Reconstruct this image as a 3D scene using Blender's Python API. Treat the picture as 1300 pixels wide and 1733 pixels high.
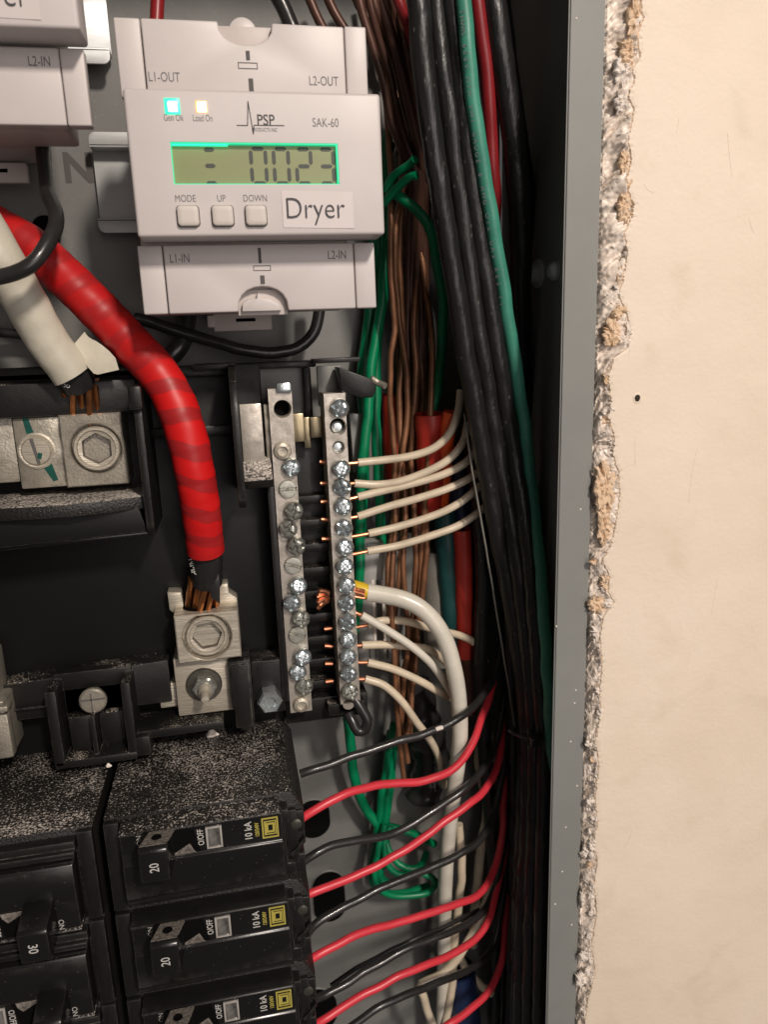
import bpy, bmesh, math, random
from mathutils import Vector, Matrix, noise
random.seed(7)
SC = 0.001125            # design millimetres -> metres
FPX, DIST = 1272.0, 208.0
for o in list(bpy.data.objects): bpy.data.objects.remove(o)
scene = bpy.context.scene
COL = scene.collection

# ------------------------------------------------------------------ camera
hv = Vector((6750, -551, FPX)).normalized()
vv = Vector((220, 5634, FPX)); vv = (vv - hv * vv.dot(hv)).normalized()
nv = hv.cross(vv)
cam_d = bpy.data.cameras.new("camera"); cam = bpy.data.objects.new("camera", cam_d); COL.objects.link(cam)
scene.camera = cam
cam_d.sensor_fit = 'VERTICAL'; cam_d.sensor_height = 24.0; cam_d.lens = 24.0 * FPX / 1733.0
cam_d.clip_start = 0.01; cam_d.clip_end = 50
rx = Vector((hv.x, nv.x, -vv.x)); up = -Vector((hv.y, nv.y, -vv.y)); bk = -Vector((hv.z, nv.z, -vv.z))
M = Matrix((rx, up, bk)).transposed().to_4x4(); M.translation = Vector((0, -DIST * SC, 0))
cam.matrix_world = M
cam_d.dof.use_dof = True; cam_d.dof.focus_distance = 0.262; cam_d.dof.aperture_fstop = 13.0

def at(px, py, y):
    """point (mm) seen at a photograph pixel at depth y behind the meter's face"""
    d = Vector((px - 650.0, py - 866.5, FPX))
    r = Vector((d.dot(hv), d.dot(nv), -d.dot(vv)))
    r = r * ((DIST + y) / r.y)
    return Vector((r.x, r.y - DIST, r.z))

# ------------------------------------------------------------------ light
world = bpy.data.worlds.new("World"); scene.world = world; world.use_nodes = True
bg = world.node_tree.nodes["Background"]; bg.inputs[0].default_value = (1.0, 0.92, 0.88, 1); bg.inputs[1].default_value = 0.075
def area(name, loc, target, sx, sy, power, col):
    l = bpy.data.lights.new(name, 'AREA'); l.shape = 'RECTANGLE'; l.size = sx; l.size_y = sy; l.energy = power; l.color = col
    o = bpy.data.objects.new(name, l); COL.objects.link(o); o.location = loc
    o.rotation_euler = (Vector(target) - Vector(loc)).to_track_quat('-Z', 'Y').to_euler(); return o
area("ceiling_lamp", (0.42, -1.15, 0.80), (0.03, 0, -0.05), 0.10, 0.16, 17.8, (1.0, 0.89, 0.79))
area("fill_lamp", (0.36, -1.1, 0.08), (0, 0, -0.06), 0.75, 0.9, 4.6, (1.0, 0.90, 0.87))  # added fill lamp with no visible source, lifts shadows from the front right
scene.view_settings.view_transform = 'Standard'; scene.view_settings.look = 'None'
scene.view_settings.exposure = 0.0; scene.view_settings.gamma = 1.0
scene.render.engine = 'CYCLES'
scene.render.resolution_x = 769; scene.render.resolution_y = 1024

# ------------------------------------------------------------------ materials
def srgb(r, g, b):
    f = lambda c: (c / 255 / 12.92) if c / 255 <= 0.04045 else ((c / 255 + 0.055) / 1.055) ** 2.4
    return (f(r), f(g), f(b), 1)
MATS = {}
def mat(name, col, rough=0.5, metal=0.0, spec=0.5, bump=0.0, bscale=1.0, var=0.0, vscale=0.2, dust=None, dscale=1.2,
        coat=0.0, emit=None, estr=0.0, alpha=1.0, trans=0.0, stretch=None, col2=None, dust_amt=0.5, rvar=0.0, bdist=0.15, speck=0.0):
    m = bpy.data.materials.new(name); m.use_nodes = True; nt = m.node_tree; N = nt.nodes; L = nt.links
    p = N["Principled BSDF"]
    p.inputs["Roughness"].default_value = rough; p.inputs["Metallic"].default_value = metal
    p.inputs["Specular IOR Level"].default_value = spec; p.inputs["Coat Weight"].default_value = coat
    p.inputs["Base Color"].default_value = col
    if emit: p.inputs["Emission Color"].default_value = emit; p.inputs["Emission Strength"].default_value = estr
    if trans: p.inputs["Transmission Weight"].default_value = trans
    tc = N.new("ShaderNodeTexCoord"); mp = N.new("ShaderNodeMapping"); L.new(tc.outputs["Object"], mp.inputs[0])
    k = 1.0 / SC
    mp.inputs["Scale"].default_value = (k, k, k) if not stretch else tuple(k * s for s in stretch)
    csock = None
    if var or col2:
        n = N.new("ShaderNodeTexNoise"); n.inputs["Scale"].default_value = vscale; n.inputs["Detail"].default_value = 6; n.inputs["Roughness"].default_value = 0.65
        L.new(mp.outputs[0], n.inputs[0])
        mx = N.new("ShaderNodeMix"); mx.data_type = 'RGBA'
        cr = N.new("ShaderNodeMapRange"); cr.inputs[1].default_value = 0.32; cr.inputs[2].default_value = 0.68
        L.new(n.outputs[0], cr.inputs[0]); L.new(cr.outputs[0], mx.inputs[0])
        c2 = col2 if col2 else tuple(c * (1 - var) for c in col[:3]) + (1,)
        mx.inputs[6].default_value = col; mx.inputs[7].default_value = c2
        csock = mx.outputs[2]
        if rvar:
            r2 = N.new("ShaderNodeMapRange"); r2.inputs[1].default_value = 0.3; r2.inputs[2].default_value = 0.7
            r2.inputs[3].default_value = max(0.05, rough - rvar); r2.inputs[4].default_value = min(1, rough + rvar)
            L.new(n.outputs[0], r2.inputs[0]); L.new(r2.outputs[0], p.inputs["Roughness"])
    if dust:
        # pale dust lying on upward faces, plus stray specks everywhere
        geo = N.new("ShaderNodeNewGeometry"); sx = N.new("ShaderNodeSeparateXYZ"); L.new(geo.outputs["Normal"], sx.inputs[0])
        up_ = N.new("ShaderNodeMapRange"); up_.inputs[1].default_value = 0.45; up_.inputs[2].default_value = 0.9; L.new(sx.outputs[2], up_.inputs[0])
        g = N.new("ShaderNodeTexNoise"); g.inputs["Scale"].default_value = dscale; g.inputs["Detail"].default_value = 2; L.new(mp.outputs[0], g.inputs[0])
        g2 = N.new("ShaderNodeTexNoise"); g2.inputs["Scale"].default_value = 0.09; g2.inputs["Detail"].default_value = 4; L.new(mp.outputs[0], g2.inputs[0])
        a = N.new("ShaderNodeMath"); a.operation = 'MULTIPLY_ADD'; L.new(g2.outputs[0], a.inputs[0]); a.inputs[1].default_value = 0.8; L.new(g.outputs[0], a.inputs[2])
        r = N.new("ShaderNodeMapRange"); r.inputs[1].default_value = 1.28 - dust_amt * 0.5; r.inputs[2].default_value = 1.42 - dust_amt * 0.5; L.new(a.outputs[0], r.inputs[0])
        mu = N.new("ShaderNodeMath"); mu.operation = 'MULTIPLY'; L.new(r.outputs[0], mu.inputs[0]); L.new(up_.outputs[0], mu.inputs[1])
        vo = N.new("ShaderNodeTexVoronoi"); vo.inputs["Scale"].default_value = 0.45; L.new(mp.outputs[0], vo.inputs[0])
        sp = N.new("ShaderNodeMapRange"); sp.inputs[1].default_value = 0.12; sp.inputs[2].default_value = 0.07; L.new(vo.outputs[0], sp.inputs[0])
        sm = N.new("ShaderNodeMath"); sm.operation = 'MULTIPLY'; L.new(sp.outputs[0], sm.inputs[0]); sm.inputs[1].default_value = speck
        ad = N.new("ShaderNodeMath"); ad.operation = 'MAXIMUM'; L.new(mu.outputs[0], ad.inputs[0]); L.new(sm.outputs[0], ad.inputs[1])
        mx2 = N.new("ShaderNodeMix"); mx2.data_type = 'RGBA'; L.new(ad.outputs[0], mx2.inputs[0])
        if csock: L.new(csock, mx2.inputs[6])
        else: mx2.inputs[6].default_value = col
        mx2.inputs[7].default_value = dust; csock = mx2.outputs[2]
    if csock: L.new(csock, p.inputs["Base Color"])
    if bump:
        b = N.new("ShaderNodeTexNoise"); b.inputs["Scale"].default_value = bscale; b.inputs["Detail"].default_value = 4; L.new(mp.outputs[0], b.inputs[0])
        bp = N.new("ShaderNodeBump"); bp.inputs["Strength"].default_value = bump; bp.inputs["Distance"].default_value = bdist * SC
        L.new(b.outputs[0], bp.inputs["Height"]); L.new(bp.outputs[0], p.inputs["Normal"])
    MATS[name] = m; return m
DUST = (0.42, 0.36, 0.31, 1)
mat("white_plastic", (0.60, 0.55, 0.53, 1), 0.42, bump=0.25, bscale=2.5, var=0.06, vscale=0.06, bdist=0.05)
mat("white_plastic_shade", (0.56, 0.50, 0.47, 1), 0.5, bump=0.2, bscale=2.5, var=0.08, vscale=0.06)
mat("button_plastic", (0.60, 0.55, 0.50, 1), 0.5, bump=0.1, bscale=3)
mat("sticker_paper", (0.66, 0.60, 0.58, 1), 0.3, var=0.04, vscale=0.1)
mat("print_ink", (0.05, 0.05, 0.055, 1), 0.6)
mat("print_grey", (0.13, 0.13, 0.135, 1), 0.6)
mat("seam_dark", (0.10, 0.095, 0.09, 1), 0.8)
mat("display_glass", (0.24, 0.25, 0.115, 1), 0.35, var=0.12, vscale=0.05, emit=(0.5, 0.6, 0.22, 1), estr=0.05)
mat("display_segment", (0.045, 0.05, 0.042, 1), 0.5)
mat("light_guide", (0.02, 0.4, 0.2, 1), 0.3, emit=(0.0, 0.55, 0.26, 1), estr=1.0)
mat("light_guide_bright", (0.1, 0.8, 0.5, 1), 0.3, emit=(0.0, 0.45, 0.19, 1), estr=3.2)
mat("green_lamp", (0.1, 0.8, 0.5, 1), 0.3, emit=(0.0, 0.75, 0.38, 1), estr=1.0)
mat("green_lamp_core", (0.8, 1, 0.9, 1), 0.3, emit=(0.75, 1.0, 0.92, 1), estr=5)
mat("amber_lamp", (0.9, 0.5, 0.2, 1), 0.3, emit=(1.0, 0.42, 0.12, 1), estr=0.9)
mat("amber_lamp_core", (1, 0.9, 0.8, 1), 0.3, emit=(1.0, 0.88, 0.7, 1), estr=4)
mat("painted_steel", (0.235, 0.24, 0.225, 1), 0.55, bump=0.3, bscale=1.2, var=0.12, vscale=0.03, speck=0.0, bdist=0.06)
mat("back_steel", (0.20, 0.20, 0.187, 1), 0.5, bump=0.35, bscale=0.9, var=0.25, vscale=0.03, dust=DUST, dscale=1.0, dust_amt=0.0, speck=0.35, bdist=0.08)
mat("zinc_rail", (0.68, 0.70, 0.69, 1), 0.42, metal=0.3, bump=0.3, bscale=1.0, var=0.25, vscale=0.12, stretch=(0.25, 1, 1), rvar=0.12)
mat("aluminium", (0.66, 0.60, 0.49, 1), 0.42, metal=0.5, bump=0.7, bscale=1.6, var=0.45, vscale=0.35, stretch=(0.14, 1, 1.3), rvar=0.15, bdist=0.25)
mat("dull_aluminium", (0.50, 0.46, 0.38, 1), 0.42, metal=0.55, bump=0.6, bscale=1.2, var=0.55, vscale=0.22, rvar=0.18, bdist=0.2)
mat("tinned_bar", (0.58, 0.53, 0.46, 1), 0.40, metal=0.55, bump=0.4, bscale=1.4, var=0.45, vscale=0.25, rvar=0.15)
mat("bright_screw", (0.72, 0.78, 0.79, 1), 0.22, metal=0.85, bump=0.4, bscale=1.5, var=0.35, vscale=0.5, rvar=0.1)
mat("dark_washer", (0.20, 0.19, 0.16, 1), 0.3, metal=0.8, var=0.4, vscale=0.4)
mat("worn_screw", (0.52, 0.53, 0.48, 1), 0.34, metal=0.7, bump=0.8, bscale=1.2, var=0.6, vscale=0.5, rvar=0.15)
mat("dull_screw", (0.60, 0.60, 0.52, 1), 0.34, metal=0.65, bump=0.4, bscale=1.5, var=0.4, vscale=0.4)
mat("brass_strap", (0.50, 0.42, 0.27, 1), 0.35, metal=0.95, var=0.6, vscale=0.2, bump=0.3, stretch=(1, 1, 0.3))
mat("hole_dark", (0.006, 0.006, 0.006, 1), 1.0, spec=0.0)
mat("black_plastic", (0.011, 0.0105, 0.010, 1), 0.42, spec=0.35, bump=0.5, bscale=1.1, var=0.4, vscale=0.15, dust=(0.60, 0.52, 0.44, 1), dscale=2.0, dust_amt=0.50, speck=0.0, bdist=0.1, rvar=0.12)
mat("breaker_plastic", (0.012, 0.0115, 0.011, 1), 0.34, spec=0.4, bump=0.5, bscale=1.4, var=0.3, vscale=0.2, bdist=0.06)
GRIT = True
mat("breaker_smooth", (0.008, 0.0078, 0.0075, 1), 0.24, spec=0.5, bump=0.25, bscale=1.5, dust=DUST, dscale=1.9, dust_amt=0.15, speck=0.10, bdist=0.05)
mat("smooth_black_plate", (0.009, 0.009, 0.009, 1), 0.42, spec=0.22, bump=0.2, bscale=0.4, var=0.3, vscale=0.05, rvar=0.1, bdist=0.1)
mat("handle_worn", (0.05, 0.045, 0.04, 1), 0.55, bump=0.9, bscale=1.2, col2=(0.26, 0.23, 0.20, 1), vscale=1.1, bdist=0.3)
mat("clear_window", (0.30, 0.29, 0.27, 1), 0.15, metal=0.35, var=0.8, vscale=0.35, coat=1.0, stretch=(1, 1, 0.6))
mat("clear_window_edge", (0.40, 0.38, 0.35, 1), 0.2, coat=1.0)
mat("white_print", (0.50, 0.49, 0.46, 1), 0.6)
mat("yellow_print", (0.42, 0.36, 0.07, 1), 0.55)
mat("copper_bright", (0.85, 0.36, 0.20, 1), 0.32, metal=0.95, var=0.35, vscale=0.6, bump=0.2)
mat("copper_strand", (0.72, 0.30, 0.12, 1), 0.30, metal=0.95, var=0.5, vscale=0.3)
mat("copper_aged", (0.33, 0.15, 0.075, 1), 0.42, metal=0.35, var=0.6, vscale=0.09, bump=0.3, bscale=0.7)
mat("copper_dark", (0.12, 0.055, 0.038, 1), 0.42, metal=0.3, var=0.5, vscale=0.07, bump=0.3, bscale=0.7)
mat("green_insulation", (0.0, 0.25, 0.10, 1), 0.36, spec=0.45, var=0.35, vscale=0.05)
mat("teal_insulation", (0.06, 0.30, 0.21, 1), 0.42, var=0.3, vscale=0.10, bump=0.2)
mat("red_wire_insulation", (0.72, 0.045, 0.065, 1), 0.34, var=0.18, vscale=0.06)
mat("dark_red_insulation", (0.27, 0.016, 0.02, 1), 0.35, var=0.3, vscale=0.06)
mat("cream_insulation", (0.74, 0.63, 0.47, 1), 0.32, var=0.22, vscale=0.12, bump=0.25, bscale=0.4, coat=0.15)
mat("white_insulation", (0.74, 0.70, 0.60, 1), 0.30, var=0.15, vscale=0.08, bump=0.3, bscale=0.25, coat=0.2, bdist=0.3)
mat("black_insulation", (0.028, 0.027, 0.027, 1), 0.28, var=0.4, vscale=0.1, bump=0.4, bscale=0.5, coat=0.1)
mat("cable_jacket_black", (0.016, 0.0155, 0.0155, 1), 0.34, var=0.35, vscale=0.15, bump=1.0, bscale=0.45, dust=DUST, dust_amt=0.1, speck=0.2, bdist=0.35, stretch=(1, 1, 0.35), rvar=0.12)
mat("blue_jacket", (0.015, 0.03, 0.09, 1), 0.4, var=0.3)
mat("dark_teal_jacket", (0.012, 0.075, 0.075, 1), 0.4, var=0.3)
mat("orange_jacket", (0.95, 0.13, 0.03, 1), 0.35, var=0.2, vscale=0.05)
mat("maroon_jacket", (0.55, 0.04, 0.025, 1), 0.4, var=0.3, vscale=0.05)
mat("grey_jacket", (0.24, 0.23, 0.20, 1), 0.5, var=0.3, vscale=0.08)
mat("white_tape", (0.63, 0.59, 0.48, 1), 0.45, var=0.22, vscale=0.05, bump=0.4, bscale=0.25, bdist=0.5)
mat("paper_label", (0.42, 0.42, 0.40, 1), 0.6, var=0.2, vscale=0.1)
mat("yellow_plastic", (0.80, 0.55, 0.03, 1), 0.4, var=0.2, vscale=0.4)
mat("green_paint", (0.0, 0.075, 0.055, 1), 0.45, var=0.3, vscale=0.4)
mat("brown_paper", (0.66, 0.46, 0.29, 1), 0.9, bump=1.0, bscale=0.9, col2=(0.80, 0.62, 0.45, 1), vscale=0.35, bdist=0.5)
mat("white_paper", (0.84, 0.76, 0.68, 1), 0.85, bump=0.6, bscale=0.8, var=0.2, vscale=0.3, bdist=0.3)
mat("embossed", (0.085, 0.075, 0.07, 1), 0.6)
mat("socket_shade", (0.16, 0.14, 0.11, 1), 0.5, metal=0.3, var=0.4, vscale=0.3)  # darker metal: shade inside the lug sockets put into the colour
mat("dead_mark", (0.66, 0.56, 0.44, 1), 0.9)
mat("hole_brown", (0.03, 0.02, 0.012, 1), 0.9)

def grit_mat(name, lo, hi):
    """textured black plastic strewn with fine pale grit on its upward faces"""
    m = mat(name, (0.020, 0.017, 0.015, 1), 0.36, spec=0.5)
    nt = m.node_tree; N = nt.nodes; L = nt.links; p = N["Principled BSDF"]; mp = [n for n in N if n.type == 'MAPPING'][0]
    geo = N.new("ShaderNodeNewGeometry"); sx = N.new("ShaderNodeSeparateXYZ"); L.new(geo.outputs["Normal"], sx.inputs[0])
    u = N.new("ShaderNodeMapRange"); u.inputs[1].default_value = 0.4; u.inputs[2].default_value = 0.85; L.new(sx.outputs[2], u.inputs[0])
    def nz(sc, d=2, r=0.5):
        n = N.new("ShaderNodeTexNoise"); n.inputs["Scale"].default_value = sc; n.inputs["Detail"].default_value = d; n.inputs["Roughness"].default_value = r; L.new(mp.outputs[0], n.inputs[0]); return n.outputs[0]
    big = nz(0.05, 4); mid = nz(0.35, 3); fine = nz(1.35, 3, 0.65)
    a = N.new("ShaderNodeMath"); a.operation = 'MULTIPLY_ADD'; L.new(big, a.inputs[0]); a.inputs[1].default_value = 0.32; L.new(fine, a.inputs[2])
    a2 = N.new("ShaderNodeMath"); a2.operation = 'MULTIPLY_ADD'; L.new(mid, a2.inputs[0]); a2.inputs[1].default_value = 0.22; L.new(a.outputs[0], a2.inputs[2])
    r = N.new("ShaderNodeMapRange"); r.inputs[1].default_value = lo; r.inputs[2].default_value = hi; L.new(a2.outputs[0], r.inputs[0])
    mu = N.new("ShaderNodeMath"); mu.operation = 'MULTIPLY'; L.new(r.outputs[0], mu.inputs[0]); L.new(u.outputs[0], mu.inputs[1])
    mx = N.new("ShaderNodeMix"); mx.data_type = 'RGBA'; L.new(mu.outputs[0], mx.inputs[0]); mx.inputs[6].default_value = (0.015, 0.0135, 0.0125, 1); mx.inputs[7].default_value = (0.74, 0.67, 0.60, 1)
    L.new(mx.outputs[2], p.inputs["Base Color"])
    bp = N.new("ShaderNodeBump"); bp.inputs["Strength"].default_value = 1.0; bp.inputs["Distance"].default_value = 0.35 * SC
    L.new(fine, bp.inputs["Height"]); L.new(bp.outputs[0], p.inputs["Normal"])
grit_mat("breaker_top", 0.80, 1.0); grit_mat("shelf_grit", 0.66, 0.88)
def drywall_mat():
    m = mat("wall_paint", (0.78, 0.66, 0.50, 1), 0.62, bump=0.0)
    nt = m.node_tree; N = nt.nodes; L = nt.links; p = N["Principled BSDF"]
    mp = [n for n in N if n.type == 'MAPPING'][0]
    n1 = N.new("ShaderNodeTexNoise"); n1.inputs["Scale"].default_value = 0.018; n1.inputs["Detail"].default_value = 5; L.new(mp.outputs[0], n1.inputs[0])
    mx = N.new("ShaderNodeMix"); mx.data_type = 'RGBA'; r = N.new("ShaderNodeMapRange"); r.inputs[1].default_value = 0.4; r.inputs[2].default_value = 0.62
    L.new(n1.outputs[0], r.inputs[0]); L.new(r.outputs[0], mx.inputs[0])
    mx.inputs[6].default_value = (0.82, 0.705, 0.575, 1); mx.inputs[7].default_value = (0.765, 0.65, 0.515, 1)
    # faint brownish smudges
    n2 = N.new("ShaderNodeTexNoise"); n2.inputs["Scale"].default_value = 0.05; n2.inputs["Detail"].default_value = 7; n2.inputs["Distortion"].default_value = 0.6; L.new(mp.outputs[0], n2.inputs[0])
    r2 = N.new("ShaderNodeMapRange"); r2.inputs[1].default_value = 0.56; r2.inputs[2].default_value = 0.80; r2.inputs[4].default_value = 0.28; L.new(n2.outputs[0], r2.inputs[0])
    mx2 = N.new("ShaderNodeMix"); mx2.data_type = 'RGBA'; L.new(r2.outputs[0], mx2.inputs[0]); L.new(mx.outputs[2], mx2.inputs[6]); mx2.inputs[7].default_value = (0.52, 0.42, 0.27, 1)
    L.new(mx2.outputs[2], p.inputs["Base Color"])
    b = N.new("ShaderNodeTexNoise"); b.inputs["Scale"].default_value = 0.9; b.inputs["Detail"].default_value = 3; L.new(mp.outputs[0], b.inputs[0])
    b2 = N.new("ShaderNodeTexNoise"); b2.inputs["Scale"].default_value = 0.05; b2.inputs["Detail"].default_value = 3; L.new(mp.outputs[0], b2.inputs[0])
    a = N.new("ShaderNodeMath"); a.operation = 'MULTIPLY_ADD'; L.new(b2.outputs[0], a.inputs[0]); a.inputs[1].default_value = 6; L.new(b.outputs[0], a.inputs[2])
    bp = N.new("ShaderNodeBump"); bp.inputs["Strength"].default_value = 0.7; bp.inputs["Distance"].default_value = 0.14 * SC
    L.new(a.outputs[0], bp.inputs["Height"]); L.new(bp.outputs[0], p.inputs["Normal"])
drywall_mat()
mat("gypsum_edge", (0.90, 0.80, 0.70, 1), 0.34, bump=0.8, bscale=0.7, col2=(0.76, 0.65, 0.55, 1), vscale=0.25, bdist=0.3, stretch=(1, 0.5, 1.0))

def edge_highlight(name, col, lo=0.02, hi=0.16, radius=0.45, amt=0.8):
    """highlights on the corners, painted into the base colour: the rounded-corner normal differs from the face normal only at edges"""
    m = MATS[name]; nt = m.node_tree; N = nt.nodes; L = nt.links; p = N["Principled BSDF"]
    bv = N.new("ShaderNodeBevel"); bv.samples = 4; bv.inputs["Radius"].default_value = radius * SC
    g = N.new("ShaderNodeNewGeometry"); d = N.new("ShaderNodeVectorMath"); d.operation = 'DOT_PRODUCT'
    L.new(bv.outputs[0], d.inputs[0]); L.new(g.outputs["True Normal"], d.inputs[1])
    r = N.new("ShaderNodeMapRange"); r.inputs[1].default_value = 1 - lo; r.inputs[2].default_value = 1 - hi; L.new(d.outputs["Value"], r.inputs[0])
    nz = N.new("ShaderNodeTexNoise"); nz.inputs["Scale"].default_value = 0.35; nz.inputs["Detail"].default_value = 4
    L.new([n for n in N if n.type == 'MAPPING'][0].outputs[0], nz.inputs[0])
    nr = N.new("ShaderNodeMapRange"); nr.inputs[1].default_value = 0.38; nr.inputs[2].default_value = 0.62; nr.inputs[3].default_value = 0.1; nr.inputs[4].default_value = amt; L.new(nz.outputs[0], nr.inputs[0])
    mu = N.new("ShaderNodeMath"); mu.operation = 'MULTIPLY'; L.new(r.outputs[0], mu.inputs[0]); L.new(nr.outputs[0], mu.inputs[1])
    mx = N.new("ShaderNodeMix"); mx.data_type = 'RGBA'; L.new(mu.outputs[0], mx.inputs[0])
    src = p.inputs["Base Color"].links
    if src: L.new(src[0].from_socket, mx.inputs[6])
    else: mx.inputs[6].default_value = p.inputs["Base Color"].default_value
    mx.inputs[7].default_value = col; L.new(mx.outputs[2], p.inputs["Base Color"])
for n_ in ("breaker_smooth", "breaker_plastic", "black_plastic", "smooth_black_plate"): edge_highlight(n_, (0.17, 0.155, 0.14, 1))  # pale colour stands in for light caught along the black edges
def tape_mat(name, c1, c2, width, slant, rough=0.3):
    """overlapping wound tape: bands follow the winding (UV u = mm along the cable, v = turn)"""
    m = bpy.data.materials.new(name); m.use_nodes = True; nt = m.node_tree; N = nt.nodes; L = nt.links; p = N["Principled BSDF"]
    uv = N.new("ShaderNodeUVMap"); s = N.new("ShaderNodeSeparateXYZ"); L.new(uv.outputs[0], s.inputs[0])
    nz = N.new("ShaderNodeTexNoise"); nz.inputs["Scale"].default_value = 0.06 / SC; tc = N.new("ShaderNodeTexCoord"); L.new(tc.outputs["Object"], nz.inputs[0])
    a = N.new("ShaderNodeMath"); a.operation = 'MULTIPLY_ADD'; L.new(s.outputs[1], a.inputs[0]); a.inputs[1].default_value = slant; L.new(s.outputs[0], a.inputs[2])
    a2 = N.new("ShaderNodeMath"); a2.operation = 'MULTIPLY_ADD'; L.new(nz.outputs[0], a2.inputs[0]); a2.inputs[1].default_value = 9.0; L.new(a.outputs[0], a2.inputs[2])
    d = N.new("ShaderNodeMath"); d.operation = 'DIVIDE'; L.new(a2.outputs[0], d.inputs[0]); d.inputs[1].default_value = width
    fr = N.new("ShaderNodeMath"); fr.operation = 'FRACT'; L.new(d.outputs[0], fr.inputs[0])
    cr = N.new("ShaderNodeValToRGB"); L.new(fr.outputs[0], cr.inputs[0])
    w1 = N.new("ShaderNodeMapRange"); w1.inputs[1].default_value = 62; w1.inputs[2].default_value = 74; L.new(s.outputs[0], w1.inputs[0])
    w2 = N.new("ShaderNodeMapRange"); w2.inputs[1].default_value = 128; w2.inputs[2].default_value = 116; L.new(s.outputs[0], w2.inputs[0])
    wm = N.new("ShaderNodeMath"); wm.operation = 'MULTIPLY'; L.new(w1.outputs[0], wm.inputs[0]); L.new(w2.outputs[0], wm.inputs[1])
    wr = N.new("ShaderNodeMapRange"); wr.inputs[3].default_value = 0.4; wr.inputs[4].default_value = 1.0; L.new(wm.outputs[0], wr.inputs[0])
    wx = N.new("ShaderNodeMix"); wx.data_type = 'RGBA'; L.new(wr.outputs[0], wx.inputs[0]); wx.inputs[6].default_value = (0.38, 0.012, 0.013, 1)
    e = cr.color_ramp; e.elements[0].position = 0.0; e.elements[0].color = c1; e.elements[1].position = 0.52; e.elements[1].color = c1
    x = e.elements.new(0.56); x.color = c2; x = e.elements.new(0.97); x.color = c2; x = e.elements.new(1.0); x.color = c1
    L.new(cr.outputs[0], wx.inputs[7]); L.new(wx.outputs[2], p.inputs["Base Color"]); p.inputs["Roughness"].default_value = rough; p.inputs["Specular IOR Level"].default_value = 0.38
    bp = N.new("ShaderNodeBump"); bp.inputs["Strength"].default_value = 0.6; bp.inputs["Distance"].default_value = 0.35 * SC
    L.new(fr.outputs[0], bp.inputs["Height"]); L.new(bp.outputs[0], p.inputs["Normal"])
    MATS[name] = m
tape_mat("red_tape", (0.62, 0.010, 0.010, 1), (0.37, 0.015, 0.017, 1), 9.5, 10.0, 0.42)

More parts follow.
